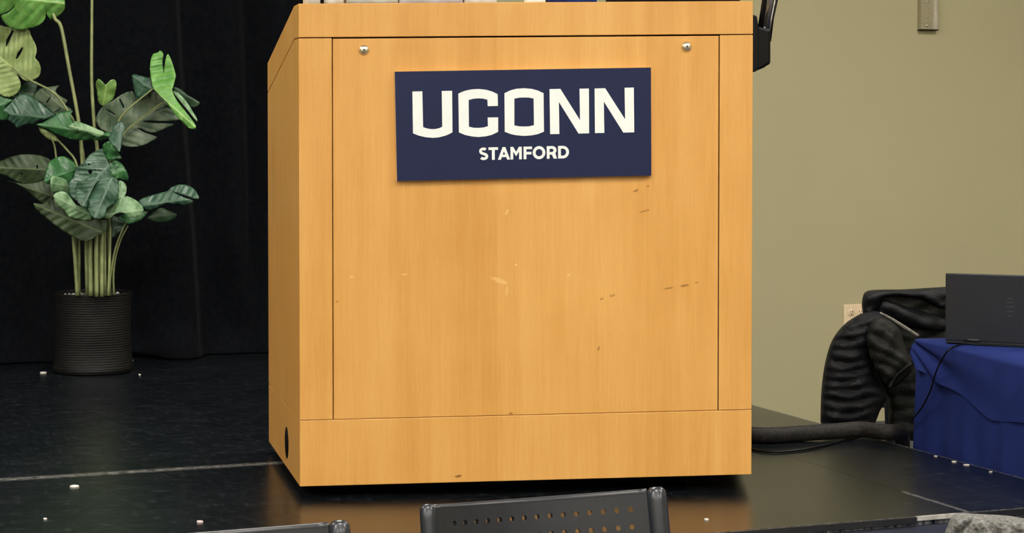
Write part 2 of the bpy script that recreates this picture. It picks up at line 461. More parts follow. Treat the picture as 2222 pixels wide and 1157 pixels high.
def mark(u, v, lu, lv, ang, s, tone):
    x, z = front(u, v); c = LC(x, 0, z); px = 1.0 / 958
    a, bb = lu * px / 2, lv * px / 2; ca, sa = math.cos(ang), math.sin(ang)
    return (c, tuple((EW * ca + Vector((0, 0, sa))) / a), tuple((-EW * sa + Vector((0, 0, ca))) / bb), s, tone)
dk, lt = (0.16, 0.06, 0.012, 1), (0.80, 0.52, 0.22, 1)
marks = [mark(1450, 626, 34, 8, 0.17, 0.55, dk), mark(1486, 620, 30, 8, 0.17, 0.6, dk), mark(1512, 614, 12, 7, 0.17, 0.5, dk), mark(1306, 649, 14, 8, 0.3, 0.5, dk), mark(1329, 642, 18, 8, 0.3, 0.5, dk), mark(1380, 414, 18, 8, 0.38, 0.6, dk), mark(1406, 404, 12, 6, 0.38, 0.6, dk),
         mark(1400, 458, 36, 7, 0.3, 0.5, dk), mark(1299, 757, 6, 14, -0.3, 0.7, dk), mark(731, 655, 12, 5, 0.4, 0.6, dk),
         mark(993, 1034, 22, 8, 0.2, 0.8, dk), mark(1108, 898, 14, 6, 0.2, 0.7, dk),
         mark(1085, 610, 62, 16, -0.35, 0.5, lt), mark(1100, 632, 8, 34, -0.1, 0.35, lt), mark(878, 596, 18, 6, 0, 0.6, lt),
         mark(763, 601, 16, 6, 0, 0.5, lt), mark(1119, 575, 8, 8, 0, 0.8, lt), mark(1234, 597, 14, 6, 0, 0.6, lt), mark(1100, 460, 8, 20, -0.5, 0.5, lt)]
M['wood'] = mat_wood('maple_veneer'); M['wood_front'] = mat_wood('maple_veneer_front', marks)
lec = thing('lectern', LC(LW / 2, LD / 2, 0), 'wide honey-coloured wooden lectern with navy sign on its front panel', 'lectern')
LW_mid = LW
T, G = 0.016, 0.0011                              # board thickness, joint half width
box('carcass', (T, T, ZBt + 0.01), (LW - T, LD - T, ZTR - 0.12), M['core'], lec, fn=LC)
def board(name, x0, x1, z0, z1, mat='wood_front', y0=0.0):
    return box(name, (x0, y0, z0), (x1, T, z1), M[mat], lec, fn=LC, bevel=0.0012)
board('top_rail', 0, LW, ZTR + G, ZT)
board('stile', 0, XPL - G, ZBR + G * 0.6, ZTR - G)
board('stile', XPR + G, LW, ZBR + G * 0.6, ZTR - G)
fp = board('front_panel', XPL + G, XPR - G, ZBR + G * 0.5, ZTR - G * 2.2, y0=0.0015)
board('bottom_rail', 0, LW, ZBt, ZBR - G * 0.4)
for (u, v) in ((790, 108), (1490, 101)):
    x, z = front(u, v); c = LC(x, 0.0015, z)
    s = lathe('screw', [(0.0118, 0), (0.0118, 0.002), (0.0095, 0.006), (0.005, 0.0085), (0.0012, 0.009)], c, M['brass'], fp, seg=20, axis=-EN)
    for an in (0.4, 0.4 + math.pi / 2):
        d = EW * math.cos(an) + Vector((0, 0, math.sin(an))); e = EW * -math.sin(an) + Vector((0, 0, math.cos(an)))
        f0 = c - EN * 0.0086
        prism('screw_slot', [f0 + d * 0.0032 + e * 0.0008, f0 - d * 0.0032 + e * 0.0008, f0 - d * 0.0032 - e * 0.0008, f0 + d * 0.0032 - e * 0.0008],
              Vector((0, 0, 0)), -EN * 0.0008, M['black_matte'], fp)
# sides: top rail follows the sloping desk, then panel, then bottom rail
def sy(u, v): return side(u, v)
YF = side(637.8, 40)[0]
zb_t = side(579.5, 137)[1]; zb_r = side(581.5, 201)[1]; z_r0 = ZTR
def sidepoly(k, poly, name, mat='wood'):
    # k=0 left, 1 right; poly in (y,z)
    xo = 0.0 if k == 0 else LW; xi = T if k == 0 else LW - T
    a = [LC(xo, y, z) for y, z in poly]; b_ = [LC(xi, y, z) for y, z in poly]; n = len(poly)
    fs = [tuple(range(n)), tuple(range(2 * n - 1, n - 1, -1))] + [(i, (i + 1) % n, n + (i + 1) % n, n + i) for i in range(n)]
    return mesh(name, a + b_, fs, M[mat], lec, bevel=0.0012)
for k in (0, 1):
    yf = T
    sidepoly(k, [(yf, ZTR + G), (YF, ZTR + G), (LD, zb_r + G), (LD, zb_t), (YF, ZT), (yf, ZT)], 'side_top_rail')
    sidepoly(k, [(yf, ZBR + G), (LD, ZBR + G), (LD, zb_r - G), (YF, ZTR - G), (yf, ZTR - G)], 'side_panel')
    q = sidepoly(k, [(yf, ZBt), (LD, ZBt), (LD, ZBR - G), (yf, ZBR - G)], 'side_bottom_rail')
    if k == 0:
        y, z = side(622.2, 961); c = LC(0, y, z); ax = SN if SN.dot(EW) < 0 else -SN
        lathe('cable_hole', [(0.037, -0.004), (0.037, 0.0006)], c, M['black_matte'], q, seg=28, axis=ax)
        lathe('grommet', [(0.0385, -0.002), (0.0385, 0.0004), (0.0372, 0.0004), (0.0372, -0.002)], c, M['black_plastic'], q, seg=28, axis=ax)
box('back_panel', (T, LD - T, ZBt), (LW - T, LD, zb_t - 0.006), M['wood'], lec, fn=LC)
for nm, poly in (('top_shelf', [(T, ZT), (YF, ZT), (YF, ZT - 0.02), (T, ZT - 0.02)]), ('desk_top', [(YF, ZT), (LD, zb_t), (LD, zb_t - 0.02), (YF, ZT - 0.02)])):
    vs = [LC(T, y, z - 0.001) for y, z in poly] + [LC(LW - T, y, z - 0.001) for y, z in poly]
    mesh(nm, vs, [(0, 1, 2, 3), (7, 6, 5, 4)] + [(i, (i + 1) % 4, 4 + (i + 1) % 4, 4 + i) for i in range(4)], M['wood'], lec)
bl = LC(0.05, 0.05, 0)
def LF(x, y, z):
    p = LC(x, y, 0); return Vector((p.x, p.y, max(z, 0.0) + (RACK * x if z > 0 else 0)))
box('plinth', (0.07, 0.13, 0.0), (LW - 0.14, LD - 0.08, ZBt + 0.004), M['black_matte'], lec, fn=LF)

# sign on the front
sgn_c = [(856.5, 155.5), (1412.5, 146.5), (1413.5, 381), (861.5, 393)]
so = 0.013
def spt(u, v, off): return Ppl(u, v, P0 - EN * off, EN)
SGc = [spt(u, v, so) for u, v in sgn_c]
sg = prism('sign', SGc, Vector((0, 0, 0)), EN * (so + 0.001), M['sign_navy'], lec)
sg['label'] = 'navy plaque with white UCONN STAMFORD lettering'
me = sg.data; me.materials.append(M['white_edge'])
for p in me.polygons:
    if abs(p.normal.dot(EN)) < 0.7: p.material_index = 1
def zs_(pts): return [(840 + x / 3.7033, 130 + y / 3.7033) for x, y in pts]
U_ = [(203, 255), (283, 252), (289, 540), (315, 550), (340, 555), (365, 557), (392, 555), (418, 549), (443, 538), (439, 250), (522, 248), (525, 582), (495, 598), (465, 610), (420, 622), (370, 627), (310, 622), (255, 609), (208, 590)]
C_ = [(572, 272), (600, 258), (635, 246), (680, 237), (735, 234), (795, 240), (845, 255), (888, 276), (890, 370), (808, 372), (806, 320), (770, 311), (735, 309), (695, 312), (655, 322), (657, 537), (695, 546), (735, 547), (775, 543), (810, 533), (808, 463), (892, 462), (892, 578), (845, 601), (795, 614), (735, 620), (680, 615), (625, 603), (577, 583)]
O_ = [(943, 268), (990, 245), (1040, 232), (1098, 228), (1160, 233), (1210, 246), (1257, 268), (1260, 577), (1210, 597), (1160, 607), (1100, 611), (1040, 606), (995, 597), (945, 578)]
Oi = [(1022, 312), (1060, 304), (1098, 302), (1140, 303), (1177, 311), (1180, 525), (1140, 534), (1100, 536), (1060, 534), (1022, 527)]
N1 = [(1305, 235), (1392, 233), (1550, 485), (1546, 232), (1621, 230), (1623, 590), (1538, 592), (1380, 338), (1384, 596), (1310, 597)]
N2 = [(1667, 230), (1752, 228), (1912, 478), (1908, 224), (1982, 222), (1985, 582), (1898, 585), (1741, 335), (1745, 587), (1670, 588)]
def letter(poly, holes=()):
    poly = zs_(poly); holes = [zs_(h) for h in holes]
    pts, tris = fill(poly, 400, holes); n = len(pts)
    a = [spt(u, v, so) - EN * 0.0012 for u, v in pts]; b_ = [spt(u, v, so) for u, v in pts]
    fs = list(tris) + [tuple(n + i for i in t)[::-1] for t in tris]; edge = {}
    for t in tris:
        for i in range(3):
            e = (t[i], t[(i + 1) % 3]); edge[e] = 1
    fs += [(j, i, n + i, n + j) for (i, j) in edge if (j, i) not in edge]
    return mesh('letter', a + b_, fs, M['letter'], sg)
for q, h in ((U_, ()), (C_, ()), (O_, (Oi,)), (N1, ()), (N2, ())): letter(q, h)
# STAMFORD: strokes in a 0..1 cell (x right, y up), stroke width w
def arc(cx, cy, rx, ry, a0, a1, n=14): return [(cx + rx * math.cos(math.radians(a0 + (a1 - a0) * i / n)), cy + ry * math.sin(math.radians(a0 + (a1 - a0) * i / n))) for i in range(n + 1)]
def ring(o_, i_): return (o_, [i_])
W_ = 0.23
def strokepoly(path, w=W_):
    pts = [Vector(p) for p in path]; L, R = [], []
    for i, p in enumerate(pts):
        if i == 0: t = pts[1] - p
        elif i == len(pts) - 1: t = p - pts[i - 1]
        else: t = (pts[i + 1] - p).normalized() + (p - pts[i - 1]).normalized()
        t.normalize(); nn = Vector((-t.y, t.x)); L.append(p + nn * w / 2); R.append(p - nn * w / 2)
    return [tuple(q) for q in L] + [tuple(q) for q in reversed(R)]
Sp = strokepoly(arc(0.36, 0.71, 0.25, 0.185, 38, 235, 14) + arc(0.38, 0.29, 0.27, 0.185, 70, -145, 16), 0.215)
glyph = {
    'S': (Sp, [], 0.74),
    'T': ([(0, 1), (0.80, 1), (0.80, 0.79), (0.52, 0.79), (0.52, 0), (0.28, 0), (0.28, 0.79), (0, 0.79)], [], 0.80),
    'A': ([(0.37, 1), (0.60, 1), (1.0, 0), (0.75, 0), (0.67, 0.2), (0.30, 0.2), (0.22, 0), (-0.03, 0)], [[(0.38, 0.40), (0.59, 0.40), (0.485, 0.67)]], 0.98),
    'M': ([(0, 1), (0.23, 1), (0.475, 0.60), (0.72, 1), (0.95, 1), (0.95, 0), (0.72, 0), (0.72, 0.63), (0.475, 0.25), (0.23, 0.63), (0.23, 0), (0, 0)], [], 0.95),
    'F': ([(0, 1), (0.72, 1), (0.72, 0.79), (0.235, 0.79), (0.235, 0.58), (0.66, 0.58), (0.66, 0.37), (0.235, 0.37), (0.235, 0), (0, 0)], [], 0.72),
    'O': (arc(0.53, 0.5, 0.53, 0.52, 0, 350, 35), [arc(0.53, 0.5, 0.29, 0.29, 0, 345, 23)], 1.06),
    'R': ([(0, 1), (0.46, 1)] + arc(0.46, 0.67, 0.36, 0.33, 80, -45, 10) + [(0.85, 0), (0.58, 0), (0.42, 0.32), (0.235, 0.32), (0.235, 0)] + [(0, 0)], [[(0.235, 0.79), (0.235, 0.53), (0.44, 0.53), (0.54, 0.57), (0.57, 0.66), (0.54, 0.75), (0.44, 0.79)]], 0.85),
    'D': ([(0, 1), (0.40, 1)] + arc(0.40, 0.5, 0.52, 0.5, 80, -80, 16) + [(0.40, 0), (0, 0)], [[(0.235, 0.78), (0.235, 0.22)] + arc(0.40, 0.5, 0.28, 0.28, -85, 85, 12)], 0.92)}
word = 'STAMFORD'; gap = {'TA': 0.01, 'ST': 0.05, 'AM': 0.05, 'RD': 0.10, 'FO': 0.05, 'OR': 0.12, 'MF': 0.15}
pos_, xcur = [], 0.0
for i, ch in enumerate(word):
    pos_.append(xcur); xcur += glyph[ch][2] + gap.get(word[i:i + 2], 0.1)
tot = xcur - 0.1
# word box in the crop: baseline left (740,806) .. right (1462,793); height ~100
def wp(x, y):
    s = x / tot; bx = 740 + (1462 - 740) * s; by = 806 - 15 * s; return (bx + y * -1.0, by - 101 * y)
for i, ch in enumerate(word):
    pl, hs, _ = glyph[ch]
    letter([wp(pos_[i] + x, y) for x, y in pl], [[wp(pos_[i] + x, y) for x, y in h] for h in hs])

# ==================================================================== BOOM ARM clamped to the lectern's right side
zoff = 0.24                                       # how far back along the side
def RS(u, v, back=zoff, out=0.0):                 # a point seen at (u,v) on the plane `back` behind the front
    return Ppl(u, v, P0 + EN * back, EN)
ba = thing('boom_arm', RS(1650, 140), 'black folding boom arm clamped to right side of lectern', 'arm')
def slab(name, poly, dep, mat, par, back=zoff, bev=0.003):
    pp = [RS(u, v, back) for u, v in poly]; return prism(name, pp, -EN * dep / 2, EN * dep / 2, mat, par, bevel=bev)
slab('mounting_plate', [(1626, 32), (1637, 36), (1641, 60), (1642, 140), (1636, 156), (1626, 158)], 0.06, M['black_plastic'], ba)
slab('clamp', [(1634, 60), (1643, 58), (1668, 66), (1668, 140), (1660, 143), (1655, 147), (1634, 156)], 0.05, M['black_plastic'], ba, bev=0.006)
tube('socket', [RS(1651, 112), RS(1652, 58)], 0.0105, plain('socket_black', (0.03, 0.03, 0.045, 1), 0.3), ba, seg=16)
tube('arm_tube', [RS(1650, 60, zoff - 0.015), RS(1661, -10, zoff - 0.015), RS(1700, -260, zoff - 0.015)], 0.0065, M['black_plastic'], ba, seg=12)
tube('arm_tube', [RS(1662, 62, zoff + 0.012), RS(1676, -10, zoff + 0.012), RS(1716, -260, zoff + 0.012)], 0.0085, plain('arm_grey', (0.20, 0.20, 0.20, 1), 0.3, 0.8), ba, seg=12)
tube('tension_rod', [RS(1671, 90), RS(1677, 40), RS(1688, -10), RS(1724, -260)], 0.0028, M['black_plastic'], ba, seg=8)
tube('tension_rod', [RS(1668, 84), RS(1674, 40), RS(1684, -10), RS(1718, -260)], 0.002, M['steel'], ba, seg=8)
slab('elbow', [(1690, -250), (1736, -250), (1736, -290), (1690, -290)], 0.04, M['black_plastic'], ba)

# ==================================================================== THINGS ON TOP OF THE LECTERN
M['white_cloth'] = plain('white_cloth', (0.66, 0.66, 0.62, 1), 0.8, var=0.12, scale=18)
M['grey_cloth'] = plain('pale_grey_cloth', (0.47, 0.49, 0.46, 1), 0.8, var=0.15, scale=14)
M['lilac_cloth'] = plain('pale_lilac_cloth', (0.50, 0.50, 0.56, 1), 0.8, var=0.15, scale=14)
M['blue_bag'] = plain('blue_glossy', (0.010, 0.035, 0.20, 1), 0.25, var=0.5, scale=25)
def topthing(name, u0, u1, h, y0, y1, mat, label, cat, wob=0.0, parts=None):
    x0, x1 = front(u0, 5)[0], front(u1, 5)[0]; n = 10
    base = LC((x0 + x1) / 2, (y0 + y1) / 2, ZT)
    t = thing(name, base, label, cat); V, F = [], []
    nx_, ny_, nz_ = 12, 5, 6; idx = {}
    def pt(i, j, k):
        a, bq, c = i / nx_, j / ny_, k / nz_; f = 1 - 0.25 * wob * c * c
        x = (x0 + x1) / 2 + (x1 - x0) * (a - 0.5) * f; y = (y0 + y1) / 2 + (y1 - y0) * (bq - 0.5) * f
        z = h * c * (1 - 0.5 * wob * (2 * a - 1) ** 4 * c + 0.07 * wob * math.sin(a * 5 + u0) * c) if k else 0
        p = LC(x, y, ZT + z); s = wob * 0.008 * math.sin(a * 14 + c * 5 + u0)
        return p - EN * (s if j == 0 and 0 < k else 0)
    for i in range(nx_ + 1):
        for j in range(ny_ + 1):
            for k in range(nz_ + 1):
                if i in (0, nx_) or j in (0, ny_) or k in (0, nz_): idx[i, j, k] = len(V); V.append(pt(i, j, k))
    for i in range(nx_):
        for j in range(ny_):
            for k in (0, nz_): F.append((idx[i, j, k], idx[i + 1, j, k], idx[i + 1, j + 1, k], idx[i, j + 1, k]))
    for i in range(nx_):
        for k in range(nz_):
            for j in (0, ny_): F.append((idx[i, j, k], idx[i + 1, j, k], idx[i + 1, j, k + 1], idx[i, j, k + 1]))
    for j in range(ny_):
        for k in range(nz_):
            for i in (0, nx_): F.append((idx[i, j, k], idx[i, j + 1, k], idx[i, j + 1, k + 1], idx[i, j, k + 1]))
    mesh('body', V, F, mat, t, smooth=wob > 0, bevel=0 if wob else 0.004); return t
ya, yb = 0.022, YF - 0.012
t = topthing('cloth_bag', 666, 748, 0.10, ya, yb, M['white_cloth'], 'white cloth bag with dark strap at left end of lectern top', 'bag', 0.6)
xq, _ = front(700, 5); box('strap', (xq - 0.003, ya - 0.012, ZT + 0.0005), (xq + 0.004, ya - 0.004, ZT + 0.10), M['black_matte'], t, fn=LC)
topthing('folded_cloth', 754, 866, 0.08, ya, yb, M['grey_cloth'], 'pale grey-green cloth folded beside white bag on lectern', 'cloth', 0.6)
topthing('folded_cloth', 869, 1006, 0.09, ya, yb, M['lilac_cloth'], 'pale lilac-grey cloth heaped on middle of lectern top', 'cloth', 0.7)
topthing('folded_cloth', 1010, 1080, 0.07, ya, yb, M['white_cloth'], 'whitish cloth at right end of the pale cloth row', 'cloth', 0.5)
topthing('folder', 1144, 1186, 0.09, ya, yb, M['white_cloth'], 'narrow white folder standing left of glossy blue bag', 'folder', 0.0)
topthing('gift_bag', 1190, 1297, 0.11, ya, yb, M['blue_bag'], 'glossy royal blue bag on lectern top', 'bag', 0.5)
topthing('equipment_box', 1320, 1608, 0.06, ya, yb, M['black_plastic'], 'low wide black box at right end of lectern top', 'box', 0.0)

# ==================================================================== PLANT
ZP = depth(Pz(203, 815, 0.0))
def mat_leaf(name, a, b_, vein, rough=0.35, veins=0.8):
    t = NT(name); tc = t.n('ShaderNodeTexCoord'); sep = t.n('ShaderNodeSeparateXYZ'); t.l(tc.outputs['UV'], sep.inputs[0])
    u, v = sep.outputs[0], t.math('ABSOLUTE', sep.outputs[1])
    f = t.noise(t.coord(), 26, 4, 0.6); col = t.ramp(f, [(0.38, a), (0.62, b_)])
    ph = t.math('ADD', t.math('MULTIPLY', t.math('SUBTRACT', u, t.math('MULTIPLY', v, 0.75)), 7.0), t.math('MULTIPLY', f, 0.35))
    fr = t.math('ABSOLUTE', t.math('SUBTRACT', t.math('FRACT', ph), 0.5))
    lat = t.math('LESS_THAN', fr, 0.035); mid = t.math('LESS_THAN', v, 0.012)
    k = t.math('MULTIPLY', t.math('MAXIMUM', t.math('MULTIPLY', lat, 0.45), mid), veins)
    t.base(t.mix(k, col, vein), rough, 0, 0.5)
    t.b.inputs['Subsurface Weight'].default_value = 0.0
    t.bump(t.math('ADD', t.math('MULTIPLY', k, -0.5), f), 0.25, 0.006); return t.m
M['lf_bright'] = mat_leaf('leaf_bright', (0.060, 0.200, 0.030), (0.15, 0.33, 0.075), (0.30, 0.46, 0.16, 1), 0.42)
M['lf_young'] = mat_leaf('leaf_young', (0.09, 0.20, 0.04), (0.17, 0.30, 0.07), (0.35, 0.48, 0.15, 1), 0.5)
M['lf_under'] = mat_leaf('leaf_underside', (0.17, 0.24, 0.075), (0.27, 0.35, 0.13), (0.45, 0.55, 0.22, 1), 0.55)
M['lf_pale'] = mat_leaf('leaf_pale', (0.085, 0.19, 0.075), (0.22, 0.36, 0.19), (0.36, 0.48, 0.3, 1), 0.45)
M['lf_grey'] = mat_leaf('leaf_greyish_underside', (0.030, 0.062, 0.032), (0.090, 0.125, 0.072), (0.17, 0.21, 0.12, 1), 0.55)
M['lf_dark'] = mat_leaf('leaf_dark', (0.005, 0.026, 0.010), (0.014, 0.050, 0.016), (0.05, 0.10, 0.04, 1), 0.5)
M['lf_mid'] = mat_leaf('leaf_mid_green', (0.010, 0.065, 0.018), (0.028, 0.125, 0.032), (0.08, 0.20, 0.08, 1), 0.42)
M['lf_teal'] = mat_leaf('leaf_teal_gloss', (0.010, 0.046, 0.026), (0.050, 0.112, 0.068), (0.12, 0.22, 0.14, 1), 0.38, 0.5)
M['lf_olive'] = mat_leaf('leaf_olive_shaded_underside', (0.012, 0.028, 0.008), (0.030, 0.056, 0.016), (0.08, 0.12, 0.045, 1), 0.55)  # olive undersides, with the shade low in the plant put into the colour
M['stem'] = plain('plant_stem', (0.19, 0.22, 0.085, 1), 0.5, var=0.25, scale=30)
plant = thing('potted_plant', Pz(203, 815, 0.0), 'tall artificial monstera plant in black pot before the curtain', 'plant')
REG = {'A': (0, 180, 6.4292), 'B': (200, 90, 4.629), 'C': (60, 300, 4.819), 'D': (0, 0, 3.8565), 'E': (0, 280, 3.8565)}
def cv(reg, pts):
    ox, oy, s = REG[reg]; return [(ox + x / s, oy + y / s) for x, y in pts]
MPX = ZP / FPX
def leaf(reg, outline, base, tip, zb, zt, mat, fold=0.25, holes=(), curl=0.0, wave=0.006):
    poly = smooth_poly(cv(reg, outline), 2); hs = [cv(reg, h) for h in holes]
    (bx, by), (tx, ty) = cv(reg, [base, tip]); dx, dy = tx - bx, ty - by; L = math.hypot(dx, dy); dx /= L; dy /= L
    pts, tris = fill(poly, 3.6, hs); V, uv = [], []
    ph = random.random() * 6
    for (x, y) in pts:
        s = (x - bx) * dx + (y - by) * dy; ww = -(x - bx) * dy + (y - by) * dx; t_ = s / L
        z = ZP + zb + (zt - zb) * t_ + fold * abs(ww) * MPX + curl * (t_ * t_) + wave * math.sin(t_ * 11 + ph + (1.5 if ww > 0 else 0)) * min(1, abs(ww) / 25) + 0.0022 * (1 + 0.5 * math.sin(t_ * 5 + ph)) * math.cos(6.283 * 7 * (t_ - 0.75 * abs(ww) / L)) * min(1, abs(ww) / 8)
        V.append(P(x, y, z)); uv.append((t_, ww / L))
    o = mesh('leaf', V, tris, M[mat], plant, smooth=True, uv=uv)
    sd = o.modifiers.new('thick', 'SOLIDIFY'); sd.thickness = 0.0014; sd.offset = 0
    return o
leaf('D', [(-150, -200), (-60, -280), (150, -330), (380, -260), (520, -120), (543, 40), (535, 85), (500, 125), (430, 168), (412, 150), (388, 112), (374, 20), (382, 110), (376, 160), (330, 208), (240, 240), (160, 248), (80, 228), (30, 180), (8, 132), (60, 112), (110, 70), (128, 30), (95, 75), (30, 118), (-40, 115), (-150, 60)],
     (470, 20), (-250, -60), -0.02, -0.14, 'lf_bright', 0.45)
leaf('D', [(40, 222), (120, 235), (232, 240), (255, 290), (300, 380), (306, 440), (292, 482), (325, 520), (342, 580), (325, 640), (280, 668), (225, 680), (180, 655), (140, 610), (172, 690), (165, 750), (120, 795), (65, 812), (0, 790), (-90, 700), (-200, 560), (-230, 400), (-150, 250), (-40, 205)],
     (100, 560), (-180, 330), 0.03, 0.02, 'lf_under', -0.12, [[(45, 392), (55, 330), (105, 250), (118, 258), (80, 340), (55, 388)], [(130, 496), (145, 450), (180, 398), (192, 402), (175, 450), (145, 492)]])
leaf('A', [(45, 395), (80, 345), (150, 280), (210, 210), (270, 172), (330, 163), (400, 180), (480, 215), (570, 280), (640, 340), (720, 400), (770, 445), (700, 480), (600, 520), (560, 500), (470, 580), (400, 570), (310, 590), (245, 632), (190, 570), (110, 510), (130, 440)],
     (640, 480), (90, 430), -0.03, -0.12, 'lf_teal', 0.5)
leaf('A', [(470, 205), (530, 100), (600, 70), (760, 45), (830, 38), (770, 110), (850, 190), (945, 245), (900, 300), (1000, 370), (990, 420), (860, 450), (760, 430), (640, 330), (560, 270)],
     (1000, 430), (560, 90), 0.02, 0.08, 'lf_grey', 0.2, [[(640, 275), (700, 190), (712, 196), (655, 285)], [(760, 400), (850, 350), (855, 360), (770, 410)]])
leaf('A', [(-60, 150), (30, 190), (100, 215), (180, 235), (120, 290), (60, 350), (110, 440), (100, 510), (0, 520), (-80, 480), (-120, 300)], (-100, 350), (170, 240), 0.0, 0.03, 'lf_mid', 0.3)
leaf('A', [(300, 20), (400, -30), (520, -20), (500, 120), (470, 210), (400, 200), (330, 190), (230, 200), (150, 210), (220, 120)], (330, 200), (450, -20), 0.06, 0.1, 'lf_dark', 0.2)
leaf('A', [(500, 580), (590, 560), (690, 500), (790, 440), (900, 400), (1020, 390), (985, 440), (1000, 520), (1080, 600), (1230, 670), (1380, 720), (1500, 680), (1545, 720), (1500, 770), (1380, 800), (1280, 800), (1050, 795), (880, 750), (760, 700), (640, 640)],
     (1500, 730), (560, 580), -0.06, -0.04, 'lf_mid', 0.5)
leaf('A', [(945, 625), (1040, 535), (1150, 560), (1290, 615), (1370, 652), (1455, 690), (1430, 740), (1350, 757), (1260, 712), (1190, 692), (1080, 662)], (1450, 720), (980, 600), -0.085, -0.075, 'lf_pale', 0.3)
leaf('A', [(545, 620), (600, 640), (680, 680), (740, 710), (800, 770), (790, 820), (740, 800), (690, 790), (620, 740), (560, 680)], (790, 800), (550, 630), 0.0, 0.0, 'lf_under', 0.3)
leaf('B', [(595, 160), (620, 120), (660, 112), (682, 90), (716, 125), (705, 200), (712, 270), (716, 320), (735, 190), (760, 125), (800, 200), (838, 330), (835, 370), (815, 450), (805, 500), (850, 590), (910, 670), (990, 770), (1042, 850), (1020, 880), (960, 862), (890, 790), (830, 730), (740, 610), (620, 480), (600, 420), (580, 280)],
     (610, 475), (1040, 860), -0.08, -0.16, 'lf_bright', 0.35)
leaf('B', [(805, 495), (870, 520), (950, 610), (1020, 720), (1055, 780), (1045, 802), (1000, 745), (930, 655), (860, 570)], (810, 500), (1050, 790), -0.05, -0.11, 'lf_pale', 0.1)
leaf('B', [(398, 345), (440, 332), (560, 365), (590, 360), (602, 420), (612, 478), (520, 560), (440, 560), (415, 440)], (600, 480), (410, 350), -0.03, 0.0, 'lf_teal', 0.3)
leaf('B', [(35, 800), (60, 720), (110, 650), (200, 600), (300, 530), (400, 500), (440, 560), (520, 550), (620, 500), (740, 610), (770, 640), (620, 710), (760, 660), (830, 730), (890, 780), (770, 800), (600, 795), (500, 805), (640, 820), (820, 828), (740, 870), (640, 912), (560, 910), (500, 880), (450, 875), (540, 920), (650, 960), (600, 1000), (500, 1048), (400, 1058), (300, 1050), (250, 980), (180, 920), (100, 890)],
     (300, 930), (760, 590), 0.02, 0.03, 'lf_grey', -0.15, [[(268, 577), (285, 580), (326, 668), (312, 670)], [(132, 682), (150, 682), (236, 736), (226, 742)]])
leaf('B', [(810, 460), (890, 480), (960, 540), (1080, 610), (1040, 655), (960, 650), (880, 560)], (820, 480), (1080, 620), 0.05, 0.05, 'lf_dark', 0.2)
leaf('B', [(35, 430), (60, 375), (100, 400), (135, 435), (180, 390), (225, 383), (245, 430), (225, 540), (190, 600), (110, 650), (60, 600), (50, 500)], (110, 640), (150, 400), 0.06, 0.04, 'lf_young', 0.5)
leaf('B', [(190, 920), (230, 830), (270, 805), (325, 830), (330, 880), (310, 930), (300, 1000), (280, 1110), (240, 1080), (180, 1010), (165, 970)], (290, 820), (270, 1110), -0.07, -0.1, 'lf_teal', 0.3)
leaf('C', [(785, 70), (840, 35), (870, 50), (985, 205), (930, 215), (870, 235), (830, 225), (800, 150)], (850, 230), (840, 40), -0.08, -0.1, 'lf_mid', 0.3)
leaf('C', [(850, 270), (900, 232), (950, 240), (1010, 300), (1048, 380), (1050, 440), (940, 420), (890, 420)], (870, 380), (1040, 330), -0.09, -0.07, 'lf_mid', 0.3)
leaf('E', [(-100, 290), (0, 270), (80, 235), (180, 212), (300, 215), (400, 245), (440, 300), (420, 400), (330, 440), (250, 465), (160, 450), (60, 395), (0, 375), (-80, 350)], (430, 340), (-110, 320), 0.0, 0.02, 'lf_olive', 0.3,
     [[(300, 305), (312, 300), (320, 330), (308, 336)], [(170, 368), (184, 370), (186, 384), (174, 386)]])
leaf('C', [(175, 440), (190, 340), (230, 250), (300, 200), (380, 190), (450, 225), (510, 280), (490, 340), (470, 420), (440, 480), (400, 480), (330, 440), (250, 420), (225, 470), (200, 478)], (480, 330), (190, 440), -0.07, -0.15, 'lf_mid', 0.4)
leaf('C', [(240, 450), (255, 398), (330, 410), (410, 440), (440, 540), (420, 590), (330, 552), (270, 572), (245, 540)], (430, 500), (250, 470), -0.09, -0.16, 'lf_pale', 0.3)  # pale piece standing in for the white sheen on the curled leaf
leaf('C', [(485, 400), (500, 320), (590, 250), (640, 180), (720, 130), (785, 110), (800, 160), (850, 270), (890, 420), (940, 440), (950, 600), (920, 680), (800, 830), (700, 840), (650, 800), (600, 730), (520, 660), (440, 600), (430, 480), (470, 420)],
     (830, 300), (560, 640), -0.09, -0.13, 'lf_teal', 0.15, [[(632, 350), (640, 335), (660, 330), (676, 345), (668, 370), (645, 380)], [(622, 272), (640, 262), (662, 268), (645, 284)], [(695, 330), (705, 322), (712, 340), (702, 346)]])
leaf('C', [(510, 470), (600, 440), (700, 360), (760, 390), (700, 490), (650, 600), (620, 730), (540, 690), (505, 600)], (760, 380), (580, 700), -0.14, -0.17, 'lf_teal', 0.4)
leaf('C', [(690, 520), (770, 420), (880, 410), (945, 440), (950, 590), (920, 680), (830, 730), (800, 830), (700, 840), (640, 780), (640, 650)], (880, 420), (700, 830), -0.14, -0.19, 'lf_teal', 0.45)
leaf('C', [(270, 600), (330, 556), (420, 580), (500, 690), (620, 740), (660, 800), (665, 860), (560, 850), (430, 820), (380, 750), (300, 690)], (650, 800), (270, 600), -0.11, -0.15, 'lf_pale', 0.2)
leaf('C', [(800, 800), (900, 690), (1000, 610), (1080, 620), (1160, 670), (1210, 730), (1200, 790), (1140, 825), (1060, 828), (1000, 780), (920, 790), (860, 840)], (820, 800), (1200, 750), -0.12, -0.12, 'lf_pale', 0.3)
leaf('C', [(945, 450), (1000, 455), (1035, 510), (1020, 600), (960, 650), (940, 590)], (950, 620), (1000, 460), -0.10, -0.08, 'lf_pale', 0.2)
